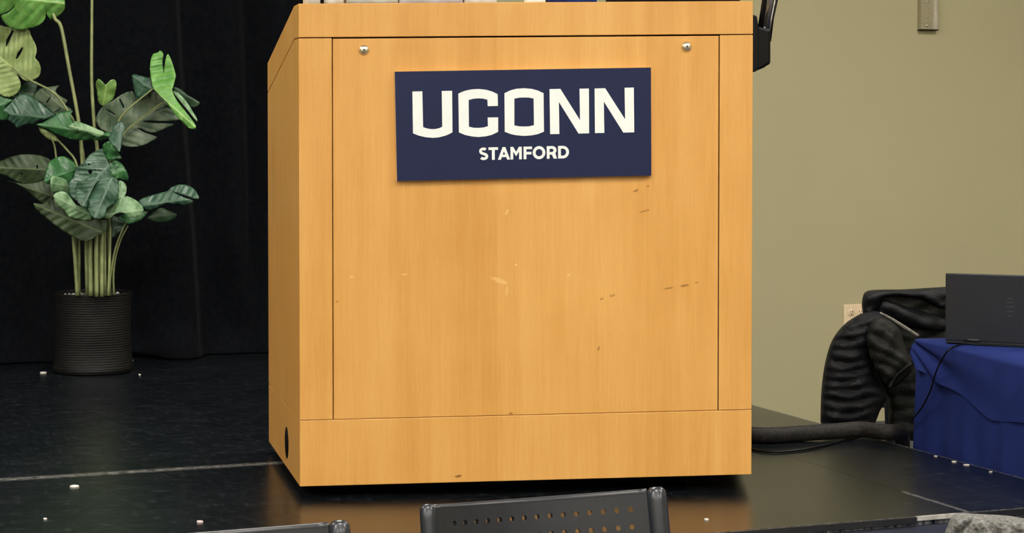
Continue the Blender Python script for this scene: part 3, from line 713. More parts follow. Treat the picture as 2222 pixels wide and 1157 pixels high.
leaf('E', [(1160, 600), (1250, 560), (1400, 520), (1430, 490), (1500, 465), (1580, 475), (1640, 520), (1665, 590), (1560, 560), (1440, 525), (1560, 580), (1620, 605), (1560, 640), (1450, 630), (1390, 620), (1290, 670), (1230, 682), (1190, 650)], (1180, 645), (1660, 575), -0.04, -0.06, 'lf_teal', 0.5)
leaf('E', [(1230, 740), (1340, 660), (1400, 680), (1480, 715), (1440, 760), (1350, 785), (1280, 770)], (1240, 740), (1470, 715), 0.0, 0.03, 'lf_dark', 0.3)
leaf('E', [(980, 740), (1080, 700), (1200, 680), (1240, 690), (1180, 760), (1080, 795), (1040, 780)], (1080, 790), (1230, 690), -0.04, -0.02, 'lf_mid', 0.2)
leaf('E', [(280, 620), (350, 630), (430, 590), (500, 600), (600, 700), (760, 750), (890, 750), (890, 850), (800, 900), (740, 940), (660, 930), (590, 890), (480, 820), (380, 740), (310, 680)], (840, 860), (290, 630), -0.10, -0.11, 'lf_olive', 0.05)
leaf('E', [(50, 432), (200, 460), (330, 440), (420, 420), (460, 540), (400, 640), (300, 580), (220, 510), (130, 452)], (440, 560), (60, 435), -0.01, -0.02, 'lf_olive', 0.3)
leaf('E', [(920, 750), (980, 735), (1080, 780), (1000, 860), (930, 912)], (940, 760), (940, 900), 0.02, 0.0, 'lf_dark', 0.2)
# a crown leaf above the frame on the tallest stem
leaf('D', [(560, -420), (650, -520), (800, -560), (960, -500), (1040, -380), (980, -300), (900, -330), (820, -250), (720, -240), (620, -320)], (770, -230), (900, -540), 0.0, -0.1, 'lf_mid', 0.4)
def stem(pts, wpx, dz=0.0, dz2=None, mat='stem'):
    n = len(pts); dz2 = dz if dz2 is None else dz2
    tube('stem', [P(u, v, ZP + dz + (dz2 - dz) * i / (n - 1)) for i, (u, v) in enumerate(pts)], [wp_ * MPX / 2 for wp_ in ([wpx] * n if not hasattr(wpx, '__len__') else wpx)], M[mat], plant, seg=8, sp=4)
stem([(112, 20), (120, 42), (133, 60), (150, 150), (170, 260), (178, 340), (186, 480), (190, 642)], [7, 8, 8, 9, 10], 0.0, 0.0)
stem([(200, -66), (199, 70), (199, 180), (205, 275), (212, 340), (216, 480), (218, 642)], [6, 7, 8, 9, 10], 0.03, 0.02)
stem([(26, 145), (62, 172), (118, 202), (150, 245), (165, 275), (180, 330), (196, 480), (200, 642)], [4, 5, 5, 6, 7], 0.02, 0.01)
stem([(333, 192), (270, 245), (250, 285), (238, 340), (228, 480), (228, 642)], [3.5, 4, 5, 6, 8], -0.06, -0.02)
stem([(352, 222), (310, 255), (268, 292), (240, 360), (236, 480), (238, 642)], [3, 4, 5, 7, 8], -0.0, 0.0)
stem([(108, 296), (118, 315), (126, 360), (160, 480), (170, 642)], [4, 4, 5, 6, 7], 0.0, 0.02)
stem([(121, 300), (145, 325), (168, 362), (186, 480), (204, 642)], [4, 5, 5, 7, 8], 0.0, -0.01)
stem([(157, 500), (163, 560), (168, 642)], [7, 9, 9], -0.02, -0.03)
stem([(172, 505), (172, 560), (172, 642)], [6, 6, 6], 0.0, 0.0)
stem([(196, 500), (196, 560), (197, 642)], [9, 10, 10], -0.03, -0.04)
stem([(210, 500), (209, 560), (210, 644)], [9, 10, 9], -0.04, -0.05)
stem([(222, 490), (221, 560), (221, 644)], [8, 8, 8], -0.04, -0.05)
stem([(236, 478), (239, 500), (238, 560), (235, 642)], [5, 6, 6, 6], -0.03, -0.04)
stem([(278, 490), (262, 520), (250, 560), (246, 600), (247, 640)], [3, 4, 5, 5, 5], -0.02, 0.0)
stem([(300, 455), (275, 480), (250, 540), (240, 600), (236, 640)], [4, 4, 4, 4, 5], -0.03, -0.02)
# pot
t = NT('pot_ribbed'); v = t.coord(scale=(1, 1, 1)); wv = t.n('ShaderNodeTexWave', bands_direction='Z'); wv.inputs['Scale'].default_value = 38; wv.inputs['Distortion'].default_value = 1.5
t.l(v, wv.inputs[0]); f = t.noise(t.coord(scale=(20, 20, 160)), 2.0, 3)
t.base(t.ramp(f, [(0.3, (0.0045, 0.0045, 0.0045)), (0.7, (0.010, 0.0095, 0.009))]), 0.6, 0, 0.2).bump(wv.outputs['Fac'], 0.35, 0.004); M['pot'] = t.m
pc = Pz(203, 806, 0.0); RP = 84.5 * MPX; HP = P(203, 633, depth(pc)).z
todir = (CAM - pc); todir.z = 0; todir.normalize()
def dent(p):
    d = p - pc; r = Vector((d.x, d.y, 0))
    if r.length < 0.02: return p
    fr = max(0, r.normalized().dot(todir)); k = fr ** 6 * math.exp(-((d.z - 0.045) / 0.022) ** 2)
    return p - r.normalized() * 0.02 * k
lathe('pot', [(RP * 0.9, 0.0), (RP * 1.03, 0.004), (RP * 1.04, 0.02), (RP * 0.99, 0.05), (RP * 0.965, 0.1), (RP * 0.965, 0.16), (RP * 0.975, 0.22), (RP * 0.99, HP - 0.004), (RP * 1.0, HP), (RP * 0.97, HP), (RP * 0.955, HP - 0.01), (RP * 0.95, HP - 0.022)], pc, M['pot'], plant, seg=72, fn=dent)
M['soil'] = plain('soil', (0.13, 0.115, 0.10, 1), 0.95, var=0.5, scale=60, bump=0.6)
lathe('soil', [(RP * 0.955, HP - 0.03), (RP * 0.95, HP - 0.014), (RP * 0.5, HP - 0.008), (0.002, HP - 0.006)], pc, M['soil'], plant, seg=40)
M['pebble'] = plain('white_pebble', (0.62, 0.62, 0.58, 1), 0.7)
for k in range(16):
    an, r = random.uniform(0, 6.28), RP * math.sqrt(random.uniform(0.05, 0.75)); q = pc + Vector((r * math.cos(an), r * math.sin(an), HP - 0.011)); s = random.uniform(0.004, 0.008)
    lathe('pebble', [(0.2 * s, -s * 0.6), (s, 0), (0.8 * s, s * 0.6), (0.2 * s, s * 0.9)], q, M['pebble'], plant, seg=7, smooth=False)

# ==================================================================== TABLE WITH NAVY COVER, LAPTOP
ZTB = 0.265
A1 = Pz(1986, 737, ZTB); A2 = Pz(2222, 793, ZTB)
TY = (A2 - A1).normalized(); TX = Vector((-TY.y, TY.x, 0))
if TX.x < 0: TX = -TX
TLEN, TWID = 1.83, 0.74
def TB(x, y, z): return A1 + TX * x + TY * y + Vector((0, 0, z - ZTB))
M['table_top'] = plain('table_laminate', (0.35, 0.33, 0.3, 1), 0.5)
tb = thing('folding_table', TB(TWID / 2, TLEN / 2, FLOOR), 'folding table hidden under the navy cover beside stage', 'table')
box('tabletop', (0.012, 0.012, ZTB - 0.04), (TWID - 0.012, TLEN - 0.012, ZTB - 0.004), M['table_top'], tb, fn=TB)
for (x, y) in ((0.08, 0.15), (TWID - 0.08, 0.15), (0.08, TLEN - 0.15), (TWID - 0.08, TLEN - 0.15)):
    tube('leg', [TB(x, y, FLOOR), TB(x, y, ZTB - 0.04)], 0.014, M['steel'], tb)
t = NT('navy_cloth'); v = t.coord(); f = t.noise(v, 9, 3); wv = t.noise(v, 500, 2)
t.base(t.ramp(f, [(0.3, (0.010, 0.020, 0.115)), (0.7, (0.015, 0.029, 0.155))]), 0.85, 0, 0.12).bump(wv, 0.15, 0.001)
M['navy'] = t.m
tc_ = thing('tablecloth', TB(TWID / 2, TLEN / 2, FLOOR), 'navy blue cloth cover draped over table beside the stage', 'tablecloth')
# perimeter path with rounded corners
def perim(n_long=170, n_short=70, n_c=8, rc=0.02):
    pts = []
    def seg_(p, q, n):
        for i in range(n): pts.append((p[0] + (q[0] - p[0]) * i / n, p[1] + (q[1] - p[1]) * i / n))
    def cor(cx, cy, a0):
        for i in range(n_c): a = math.radians(a0 + 90 * i / n_c); pts.append((cx + rc * math.cos(a), cy + rc * math.sin(a)))
    Wd, Ld = TWID, TLEN
    seg_((0, Ld - rc), (0, rc), n_long); cor(rc, rc, 180); seg_((rc, 0), (Wd - rc, 0), n_short); cor(Wd - rc, rc, 270)
    seg_((Wd, rc), (Wd, Ld - rc), n_long); cor(Wd - rc, Ld - rc, 0); seg_((Wd - rc, Ld), (rc, Ld), n_short); cor(rc, Ld - rc, 90)
    return pts
pp = perim(); n = len(pp)
def nrm(i):
    a, bq = pp[i - 1], pp[(i + 1) % n]; d = Vector((bq[0] - a[0], bq[1] - a[1])); d.normalize(); return Vector((-d.y, d.x)) * -1
def drape(name, z0, hem, fn, off, top=True):
    V, F = [], []; rows = 16
    for r in range(rows + 1):
        for i in range(n):
            x, y = pp[i]; nn = nrm(i); cc = Vector((x - TWID / 2, y - TLEN / 2))
            if nn.dot(cc) < 0: nn = -nn
            zb_ = hem(x, y); k = r / rows; z = z0 + (zb_ - z0) * k
            o_ = off + fn(x, y, z, k); V.append(TB(x + nn.x * o_, y + nn.y * o_, z))
    for r in range(rows):
        for i in range(n): F.append((r * n + i, r * n + (i + 1) % n, (r + 1) * n + (i + 1) % n, (r + 1) * n + i))
    if top: F.append(tuple(range(n)))
    return mesh(name, V, F, M['navy'], tc_, smooth=True)
def skirt_fn(x, y, z, k):
    s = y if x < 0.01 or x > TWID - 0.01 else x
    return 0.010 * k * math.sin(s * 26) + 0.006 * k * math.sin(s * 61 + 1) + 0.012 * k
drape('skirt', ZTB - 0.003, lambda x, y: FLOOR + 0.006, skirt_fn, 0.002)
def hem(x, y):     # lower edge of the top layer: short at the far corner, longer along the side
    if x < 0.03: return ZTB - 0.045 - 0.10 * min(1.0, y / 0.45) ** 0.7 - 0.008 * math.sin(y * 17)
    return ZTB - 0.05 - 0.03 * min(1, x / 0.3)
def top_fn(x, y, z, k):
    if x < 0.03:   # folds radiating from the gathered corner
        ph = math.atan2(ZTB - z + 0.002, y + 0.02); amp = math.exp(-y / 0.28)
        return 0.004 + amp * 0.013 * math.sin(ph * 17) * min(1, k * 3) + 0.004 * k
    return 0.004 + 0.006 * k * math.sin(x * 40)
drape('top_layer', ZTB + 0.0015, hem, top_fn, 0.003)

ZLB = ZTB + 0.004
B1 = Pz(2050, 745, ZLB); B2 = Pz(2222, 752.5, ZLB)
LX = (B2 - B1).normalized(); LY = Vector((-LX.y, LX.x, 0))
if LY.dot(FWD) < 0: LY = -LY
LWD, LDP = 0.335, 0.23
M['laptop'] = plain('laptop_grey', (0.022, 0.025, 0.031, 1), 0.45, 0.2, var=0.1, scale=5)
M['laptop_dark'] = plain('laptop_black', (0.01, 0.01, 0.01, 1), 0.4)
M['logo'] = plain('laptop_logo', (0.060, 0.062, 0.066, 1), 0.3, 0.3)
lp = thing('laptop', B1 + LX * LWD / 2 + LY * 0.1, 'open dark grey laptop seen from behind on navy table', 'laptop')
def LB(x, y, z): return B1 + LX * x + LY * y + Vector((0, 0, z))
box('base', (0.0, 0.008, 0.0), (LWD, LDP, 0.014), M['laptop'], lp, fn=LB, bevel=0.003)
box('keyboard', (0.03, 0.03, 0.0138), (LWD - 0.03, 0.14, 0.0152), M['laptop_dark'], lp, fn=LB)
HL = (P(2055, 596, depth(B1)).z - ZLB)
def LID(x, y, z):  # hinge near y=0.01, leaning slightly towards the room
    return LB(x + z * 0.03, y + 0.006 - z * 0.16, 0.006 + z)
lid = box('lid', (0, 0, 0), (LWD, 0.007, HL), M['laptop'], lp, fn=LID, bevel=0.003)
box('screen', (0.008, 0.0069, 0.012), (LWD - 0.008, 0.0082, HL - 0.008), M['laptop_dark'], lid, fn=LID)
for (z0, x0_, x1_) in ((0.118, 0.162, 0.176), (0.107, 0.160, 0.178), (0.096, 0.158, 0.180), (0.084, 0.160, 0.178), (0.072, 0.163, 0.173)):
    box('logo_bar', (x0_, -0.0004, z0), (x1_, 0.0005, z0 + 0.003), M['logo'], lid, fn=LID)
for x in (0.05, LWD - 0.09): tube('hinge', [LB(x, 0.008, 0.010), LB(x + 0.04, 0.008, 0.010)], 0.005, M['laptop_dark'], lp)
# thin wire along the laptop, down over the cloth
wr = [LB(x, -0.006, 0.0005) for x in (0.26, 0.20, 0.14, 0.09, 0.05)]
def TF(u, v, off=0.02): return Ppl(u, v, TB(-off, 0, 0), TX)
wr += [TF(2062, 757), TF(2044, 780, 0.026), TF(2030, 810, 0.026), TF(2020, 845, 0.026), TF(2003, 880, 0.02), TF(1988, 900, 0.02), TF(1975, 915, 0.02)]
wo = tube('power_wire', wr, 0.0022, M['black_plastic'], None, seg=8, sp=6)
tag(wo, 'thin black wire running from laptop down the navy cloth', 'wire')

# ==================================================================== CHAIR AND PUFFER JACKET BEHIND THE TABLE
ZJ = 6.05
t = NT('puffer_nylon'); v = t.coord(); f = t.noise(v, 22, 4)
t.base(t.ramp(f, [(0.3, (0.0030, 0.0034, 0.0048)), (0.7, (0.0075, 0.0080, 0.0098))]), 0.6, 0, 0.22).bump(t.noise(v, 38, 5, 0.65), 0.5, 0.012); M['puffer'] = t.m
t = NT('puffer_lining'); v = t.coord(); f = t.noise(v, 22, 4)
t.base(t.ramp(f, [(0.3, (0.0050, 0.0056, 0.0046)), (0.7, (0.0125, 0.0135, 0.0105))]), 0.62, 0, 0.22).bump(t.noise(v, 34, 5, 0.65), 0.6, 0.014); M['puffer2'] = t.m
jk = thing('puffer_jacket', P(1900, 800, ZJ), 'black quilted puffer jacket hung over chair behind navy table', 'jacket')
def quilt(a, bq, period, amp):   # ridges across direction (a,b)
    L = math.hypot(a, bq)
    return lambda x, y: amp * (math.sqrt(abs(math.sin(math.pi * (x * a + y * bq + 5 * math.sin(x / 23) + 3 * math.sin(y / 17 + x / 40)) / L / period))) - 0.5) + 0.003 * math.sin(x / 9 + y / 13) + 0.004 * math.sin(x / 15 - y / 8)
body = [(1872, 650), (1878, 634), (1900, 629), (1960, 628), (2030, 624), (2090, 622), (2120, 640), (2125, 760), (2110, 950), (2010, 960), (1945, 950), (1928, 945), (1927, 866), (1905, 850), (1880, 780), (1873, 700)]
pillow('body', body, ZJ + 0.06, 0.05, M['puffer2'], jk, r=26, spacing=7, disp=quilt(0.15, 1, 30, 0.016))
pillow('collar', [(1871, 672), (1872, 645), (1882, 634), (1915, 630), (1975, 630), (2060, 626), (2062, 668), (2040, 672), (2000, 652), (1950, 644), (1915, 650), (1900, 680), (1885, 690)], ZJ + 0.02, 0.05, M['puffer'], jk, r=16, spacing=6, disp=quilt(0.2, 1, 30, 0.010))
pillow('hood_fold', [(1895, 690), (1908, 656), (1930, 652), (1990, 672), (2048, 688), (2060, 710), (2040, 722), (1990, 715), (1940, 698), (1912, 690)], ZJ + 0.015, 0.045, M['puffer'], jk, r=16, spacing=6, disp=quilt(-0.3, 1, 34, 0.010))
pillow('sleeve', [(1880, 678), (1905, 676), (1918, 690), (1905, 720), (1893, 760), (1897, 800), (1915, 835), (1924, 864), (1909, 893), (1893, 926), (1850, 940), (1800, 938), (1782, 925), (1781, 880), (1784, 830), (1792, 780), (1806, 738), (1830, 706), (1858, 686)], ZJ - 0.04, 0.085, M['puffer'], jk, r=44, spacing=6, disp=quilt(0.08, 1, 22, 0.024))
sl = pillow('sleeve', [(1897, 688), (1925, 690), (1950, 712), (1962, 745), (1975, 778), (1977, 798), (1958, 816), (1938, 836), (1926, 842), (1905, 815), (1885, 775), (1876, 735), (1882, 705)], ZJ - 0.09, 0.07, M['puffer2'], jk, r=32, spacing=6, disp=quilt(-0.5, 1, 24, 0.015))
pillow('cuff_opening', [(1976, 792), (1978, 804), (1965, 822), (1945, 838), (1936, 838), (1945, 820), (1960, 802)], ZJ - 0.135, 0.012, M['black_matte'], sl, r=10, spacing=4)
pillow('cuff_hem', [(1974, 786), (1979, 794), (1962, 806), (1945, 822), (1934, 842), (1927, 842), (1938, 818), (1955, 800)], ZJ - 0.145, 0.012, M['puffer2'], sl, r=6, spacing=3)
tube('zipper', [P(1910, 679, ZJ - 0.12), P(1935, 693, ZJ - 0.10), P(1960, 709, ZJ - 0.08), P(1992, 729, ZJ - 0.06)], [0.003, 0.005, 0.006, 0.005], plain('zip_grey', (0.20, 0.19, 0.165, 1), 0.4, var=0.4, scale=120), jk, seg=6, sp=4)['label'] = 'light grey zipper edge'

# ==================================================================== BLACK STACKING CHAIRS (foreground)
ZCH = 0.29
CL = Pz(924, 1104, ZCH); CR = Pz(1424, 1066, ZCH)
M['chair_plastic'] = plain('chair_plastic', (0.012, 0.013, 0.016, 1), 0.36, spec=0.4, var=0.12, scale=60, bump=0.04)
M['chair_tube'] = plain('chair_tube', (0.014, 0.016, 0.021, 1), 0.30, var=0.1)
def make_chair(label, group):
    ch = (CR - CL); wd = ch.length; cx_ = ch.normalized(); fw_ = Vector((cx_.y, -cx_.x, 0))
    if fw_.dot(FWD) > 0: fw_ = -fw_                 # the sitter's side faces the room's viewer
    up = (Vector((0, 0, 1)) * math.cos(0.21) - fw_ * math.sin(0.21)).normalized()   # reclined
    fo = fw_ * math.cos(0.21) + Vector((0, 0, 1)) * math.sin(0.21)
    half = math.radians(29); R_ = wd / 2 / math.sin(half); mid = (CL + CR) / 2; cen = mid + fo * R_ * math.cos(half)
    def B(s, t_, off=0.0):   # s -1..1 along the arc, t_ metres down from the top
        a = s * half; return cen + (cx_ * math.sin(a) - fo * math.cos(a)) * (R_ - off) - up * t_
    base = Vector((mid.x, mid.y, FLOOR)) + fw_ * 0.22
    c = thing('stacking_chair', base, label, 'chair', group)
    # perforated back
    V, F = [], []; H = 0.24; tk = 0.008
    cols, rws = 15, 8
    s0, s1 = -0.80, 0.84; t0, dt = 0.024, 0.0262
    sg_ = [s0 + (s1 - s0) * (i + 0.0) / (cols) for i in range(cols + 1)]
    S_ = [-0.955] + sg_ + [0.925]; T_ = [0.0] + [t0 - 0.013 + dt * j for j in range(rws + 1)] + [H]
    vid = {}
    def vert(s, t_, o_):
        k = (round(s, 5), round(t_, 5), o_)
        if k not in vid: vid[k] = len(V); V.append(B(s, t_, tk if o_ else 0.0))
        return vid[k]
    def quad(ps):
        F.append(tuple(vert(s, t_, 1) for s, t_ in ps)); F.append(tuple(vert(s, t_, 0) for s, t_ in ps)[::-1])
    for i in range(len(S_) - 1):
        for j in range(len(T_) - 1):
            a0, a1, b0, b1 = S_[i], S_[i + 1], T_[j], T_[j + 1]; am, bm_ = (a0 + a1) / 2, (b0 + b1) / 2
            if 1 <= i < len(S_) - 2 and 1 <= j < len(T_) - 2:
                rs, rt = 0.0042 / (R_ * half), 0.0042
                outer = [(a0, b0), (am, b0), (a1, b0), (a1, bm_), (a1, b1), (am, b1), (a0, b1), (a0, bm_)]
                inner = [(am + rs * math.cos(q), bm_ + rt * math.sin(q)) for q in [math.radians(-135 + 45 * k) for k in range(8)]]
                for k in range(8):
                    quad([outer[k], outer[(k + 1) % 8], inner[(k + 1) % 8], inner[k]])
                    p, q = inner[k], inner[(k + 1) % 8]
                    F.append((vert(*p, 1), vert(*q, 1), vert(*q, 0), vert(*p, 0)))
            else:
                e = [(a0, b0), (am, b0), (a1, b0), (a1, bm_), (a1, b1), (am, b1), (a0, b1), (a0, bm_)]
                quad(e)
    for i in range(len(S_) - 1):
        am = (S_[i] + S_[i + 1]) / 2
        for (p, q) in ((S_[i], am), (am, S_[i + 1])):
            for t_ in (0.0, H): F.append((vert(p, t_, 1), vert(q, t_, 1), vert(q, t_, 0), vert(p, t_, 0)))
    for j in range(len(T_) - 1):
        bm_ = (T_[j] + T_[j + 1]) / 2
        for (p, q) in ((T_[j], bm_), (bm_, T_[j + 1])):
            for s in (S_[0], S_[-1]): F.append((vert(s, p, 1), vert(s, q, 1), vert(s, q, 0), vert(s, p, 0)))
    mesh('backrest', V, F, M['chair_plastic'], c)
    # rolled top edge of the back
    tube('top_edge', [B(-0.955 + 1.88 * i / 24, 0.001, 0.002) for i in range(25)], 0.0062, M['chair_plastic'], c, seg=8)
    sz = FLOOR + 0.44
    for s in (-1, 1):
        top = B(s, -0.006, 0.003); low = B(s, 0.26, 0.0); side_ = cx_ * s
        seat_p = base + side_ * (wd / 2) - fw_ * 0.16; seat_p.z = sz
        foot = base + side_ * (wd / 2 + 0.03) - fw_ * 0.26; foot.z = FLOOR + 0.006
        r_ = 0.0155 if s > 0 else 0.012
        pts = [top - up * 0.0, top - up * 0.006, top - up * 0.02, low] + [low.lerp(seat_p, 0.6), seat_p, foot]
        tube('back_leg', pts, [r_ * 0.55, r_ * 0.92, r_, r_, r_ * 0.9, r_ * 0.9, r_ * 0.85], M['chair_tube'], c, seg=12)
        ff = base + side_ * (wd / 2 + 0.02) + fw_ * 0.26; ff.z = FLOOR + 0.006
        fs = base + side_ * (wd / 2 - 0.01) + fw_ * 0.20; fs.z = sz
        tube('front_leg', [seat_p + Vector((0, 0, -0.01)), fs + Vector((0, 0, -0.01)), ff], 0.011, M['chair_tube'], c, seg=10)
        for q in (foot, ff): lathe('foot_cap', [(0.014, -0.006), (0.014, 0.02)], q, M['black_matte'], c, seg=12)
    V, F = [], []
    for k, zq in enumerate((sz - 0.012, sz + 0.006)):
        for i in range(9):
            for j in range(9):
                a, bq = i / 8 * 2 - 1, j / 8 * 2 - 1
                p = base + cx_ * a * (wd / 2 - 0.005) * (1 - 0.06 * (bq + 1) / 2) + fw_ * (bq * 0.21 + 0.02); p.z = zq - 0.012 * (1 - a * a) * (1 - bq * bq) - (0.02 * max(0, bq - 0.7)); V.append(p)
    for k in range(2):
        for i in range(8):
            for j in range(8): q = k * 81 + i * 9 + j; F.append((q, q + 1, q + 10, q + 9))
    ring_ = [i * 9 for i in range(9)] + [72 + j for j in range(1, 9)] + [i * 9 + 8 for i in range(7, -1, -1)] + [j for j in range(7, 0, -1)]
    for a, bq in zip(ring_, ring_[1:] + ring_[:1]): F.append((a, bq, bq + 81, a + 81))
    mesh('seat', V, F, M['chair_plastic'], c, smooth=True)
    return c
chair = make_chair('black perforated plastic chair back in front of lectern', 'black stacking chairs')
def copy_tree(o, delta, label):
    c = o.copy(); C.objects.link(c); c.location = o.location + delta; c['label'] = label
    for chd in o.children:
        d = chd.copy(); C.objects.link(d); d.parent = c
    return c
ch2 = copy_tree(chair, Pz(737, 1139, ZCH) - CR, 'black chair back cut off at bottom edge left of perforated chair')
ch3 = copy_tree(chair, Vector((0, 0, 0)), 'black chair under grey fleece in bottom right corner')
ch3.rotation_euler = (0, 0, math.radians(-47))
tgt = Pz(2112, 1190, ZCH); off = Matrix.Rotation(math.radians(-47), 3, 'Z') @ (CL - chair.location)
ch3.location = Vector((tgt.x - off.x, tgt.y - off.y, FLOOR))
# chair that carries the puffer jacket
pj = P(2066, 690, ZJ + 0.21)
ch4 = copy_tree(chair, Vector((0, 0, 0)), 'black chair carrying the puffer jacket behind navy table')
rz = math.radians(172); ch4.rotation_euler = (0, 0, rz)
off = Matrix.Rotation(rz, 3, 'Z') @ ((CL + CR) / 2 - chair.location)
ch4.location = Vector((pj.x - off.x, pj.y - off.y, FLOOR))
# grey fleece over the right-hand chair
t = NT('grey_fleece'); v = t.coord(); f = t.noise(v, 210, 5, 0.7); vo = t.n('ShaderNodeTexVoronoi'); vo.inputs['Scale'].default_value = 190; t.l(v, vo.inputs['Vector'])
k = t.math('ADD', t.math('MULTIPLY', f, 0.6), t.math('MULTIPLY', vo.outputs['Distance'], 0.5))
t.base(t.ramp(k, [(0.30, (0.095, 0.090, 0.082)), (0.52, (0.165, 0.160, 0.150)), (0.80, (0.27, 0.265, 0.255))]), 0.95, 0, 0.2).bump(k, 0.9, 0.012); M['fleece'] = t.m
ZF = depth(tgt) + 0.02
ZFf = lambda u, v_: ZF - (u - 2112) / FPX * ZF * 0.50
fl = thing('fleece_jacket', P(2160, 1200, ZF), 'grey speckled fleece draped over chair back in bottom right corner', 'jacket')
seam = lambda x, y: 0.006 * math.sin(x / 7) * math.sin(y / 6) * 0.5 - 0.012 * math.exp(-((x - 2081 - (1155 - y) * 1.05) / 5) ** 2)
pillow('body', [(2040, 1200), (2046, 1170), (2056, 1142), (2062, 1126), (2071, 1116), (2082, 1113), (2113, 1115), (2150, 1117), (2184, 1119), (2205, 1122), (2240, 1129), (2330, 1145), (2420, 1175), (2440, 1300), (2430, 1420), (2050, 1420), (2035, 1300)], ZFf, 0.05, M['fleece'], fl, r=22, spacing=7, back=1.2, disp=seam, sm=2)

# ==================================================================== CABLES ON THE STAGE
t = NT('cable_sleeve'); v = t.coord(); f = t.noise(t.coord(scale=(1, 1, 1)), 120, 3)
t.base(t.ramp(f, [(0.35, (0.006, 0.0055, 0.005)), (0.7, (0.020, 0.0175, 0.015))]), 0.65, 0, 0.25).bump(f, 0.5, 0.004); M['sleeve'] = t.m
RC = 0.0215
def cp(u, v_, r): # cable centre seen at pixel (u,v_), lying on the deck
    return Pz(u, v_, r)
RH = RC + 0.0085                                  # lifted a little where the thin cable runs beneath it
ck = [LC(LW * 0.86, LD + 0.10, RC), cp(1600, 941, RC), cp(1660, 945, RC), cp(1740, 941, RC), cp(1810, 936, RC + 0.004), cp(1868, 932, RH), cp(1908, 937, RH),
      Vector((XE - 0.015, 4.605, RH)), Vector((2.91, 4.65, 0.018)), Vector((2.965, 4.72, -0.02)), Vector((3.01, 4.80, -0.10)), Vector((3.06, 4.90, -0.28)), Vector((3.10, 4.95, FLOOR + 0.03))]
o = tube('cable_hose', ck, RC, M['sleeve'], None, seg=16, sp=8)
tag(o, 'thick black sleeved cable hose lying on stage right of lectern', 'cable')
o = tube('thin_cable', [cp(1596, 958, 0.004), cp(1632, 975, 0.004), cp(1670, 981, 0.004), cp(1720, 979, 0.004), cp(1770, 971, 0.004), cp(1830, 956, 0.0035), cp(1868, 946, 0.0035), cp(1896, 938, 0.0035), cp(1912, 928, 0.0035)], 0.0032, M['black_plastic'], None, seg=8, sp=8)
tag(o, 'thin black cable curving just in front of thick hose', 'cable')

# ==================================================================== WALL FITTINGS
oc = Py(1851, 690, YB); t = thing('wall_outlet', oc, 'ivory wall outlet plate beside the black puffer jacket', 'outlet')
ow = 0.118; oh = 0.118
OX0 = Py(1829.5, 690, YB).x; OZ1 = Py(1829.5, 661, YB).z
box('plate', (OX0, YB - 0.007, OZ1 - oh), (OX0 + ow, YB, OZ1), M['ivory'], t, bevel=0.003)
for i in range(2):
    for j in range(2):
        cx_ = OX0 + 0.036 + 0.046 * i; cz = OZ1 - 0.036 - 0.046 * j
        rc_ = lathe('receptacle', [(0.0165, 0), (0.0165, 0.003), (0.0155, 0.004)], (cx_, YB - 0.006, cz), M['ivory'], t, seg=16, axis=Vector((0, -1, 0)))
        for dx, h in ((-0.0064, 0.007), (0.0064, 0.009)): box('slot', (cx_ + dx - 0.0012, YB - 0.0108, cz), (cx_ + dx + 0.0012, YB - 0.0095, cz + h), M['black_matte'], rc_)
        lathe('ground_hole', [(0.0028, 0), (0.0028, 0.0012)], (cx_, YB - 0.0096, cz - 0.007), M['black_matte'], rc_, seg=10, axis=Vector((0, -1, 0)))
bl_ = Py(1990.5, 64, YB); br_ = Py(2029, 64, YB); ztop = bl_.z + 0.30
t = thing('wall_bracket', (bl_.x, YB, bl_.z), 'narrow metal channel bracket screwed high on the wall', 'bracket')
wb = br_.x - bl_.x
box('channel', (bl_.x, YB - 0.012, bl_.z), (br_.x, YB, ztop), M['steel'], t, bevel=0.001)
box('flange', (bl_.x, YB - 0.028, bl_.z), (bl_.x + 0.006, YB - 0.011, ztop), M['steel'], t)
box('flange', (br_.x - 0.006, YB - 0.028, bl_.z), (br_.x, YB - 0.011, ztop), M['steel'], t)
box('end_lip', (bl_.x, YB - 0.03, bl_.z - 0.004), (br_.x, YB, bl_.z), M['black_matte'], t)
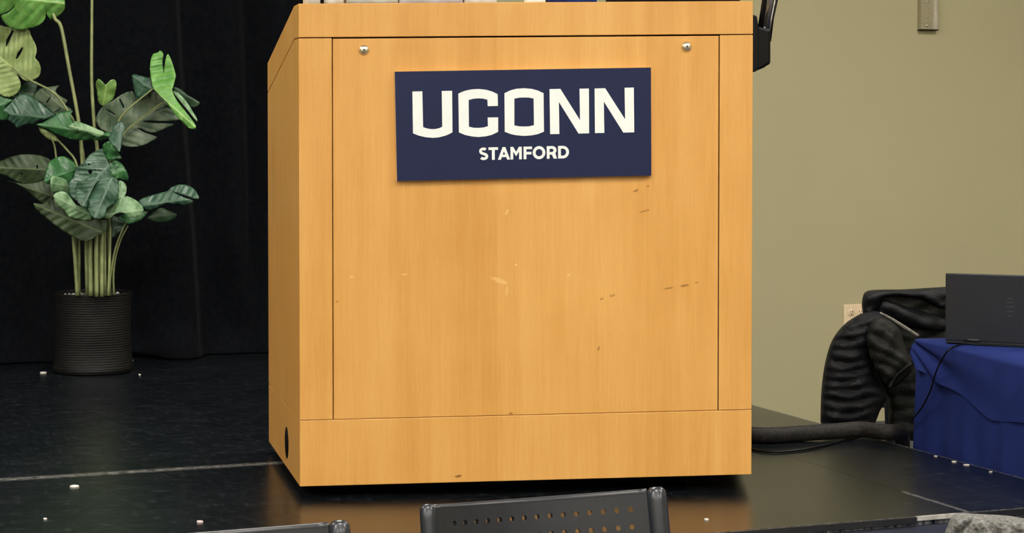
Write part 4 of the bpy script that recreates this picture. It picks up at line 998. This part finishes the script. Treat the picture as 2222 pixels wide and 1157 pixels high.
for v_ in (4, 56, -50):
    q = Py(2009, v_, YB); lathe('screw', [(0.006, 0), (0.006, 0.002), (0.002, 0.005)], (q.x, YB - 0.012, q.z), plain('screw_bright', (0.9, 0.88, 0.8, 1), 0.2, 1.0), t, seg=12, axis=Vector((0, -1, 0)))

# ==================================================================== LITTER ON THE DECK
M['scrap'] = plain('paper_scrap', (0.72, 0.68, 0.62, 1), 0.8); M['scrap_pink'] = plain('pink_scrap', (0.75, 0.55, 0.52, 1), 0.8)
def scrap(u, v_, wpx, hm, mat, label):
    p = Pz(u, v_, 0.0); z = depth(p); w_ = wpx * z / FPX; pts = []
    for k in range(7):
        a = 6.283 * k / 7 + random.uniform(-0.2, 0.2); r = random.uniform(0.7, 1.1)
        pts.append(p + RIGHT * (w_ / 2 * r * math.cos(a)) + Vector((FWD.x, FWD.y, 0)) * (w_ * 0.5 * r * math.sin(a)) + Vector((0, 0, 0.0003)))
    o = prism('paper_scrap', [q - p for q in pts], Vector((0, 0, 0)), Vector((0, 0, hm)), M[mat])
    o.location = p; tag(o, label, 'scrap', 'white scraps on the deck')
scrap(162, 1057, 20, 0.003, 'scrap', 'white paper scrap in front of the deck joint left of lectern')
scrap(433, 1134, 15, 0.003, 'scrap_pink', 'pinkish paper scrap near the front left of the deck')
scrap(94, 810, 14, 0.004, 'scrap', 'pale crumb on the deck left of plant pot')
scrap(286, 787, 10, 0.009, 'scrap', 'white crumb touching the right side of plant pot')
scrap(303, 814, 6, 0.003, 'scrap', 'tiny white speck on the deck right of plant pot')
scrap(1533, 1129, 9, 0.003, 'scrap', 'small white scrap on the deck below lectern right corner')
scrap(98, 1127, 8, 0.002, 'scrap', 'tiny white scrap nearest the bottom left corner')
for (u, v_, w_, lab) in ((2098, 1010, 14, 'largest white plaster crumb on stage edge by navy cloth'), (2070, 1003, 11, 'white crumb just left of the largest one on stage edge'),
                         (2030, 991, 8, 'white crumb on stage edge nearest the thick cable hose'), (2150, 1025, 8, 'white crumb right of the largest one on stage edge')):
    scrap(u, v_, w_, 0.0018, 'scrap', lab)
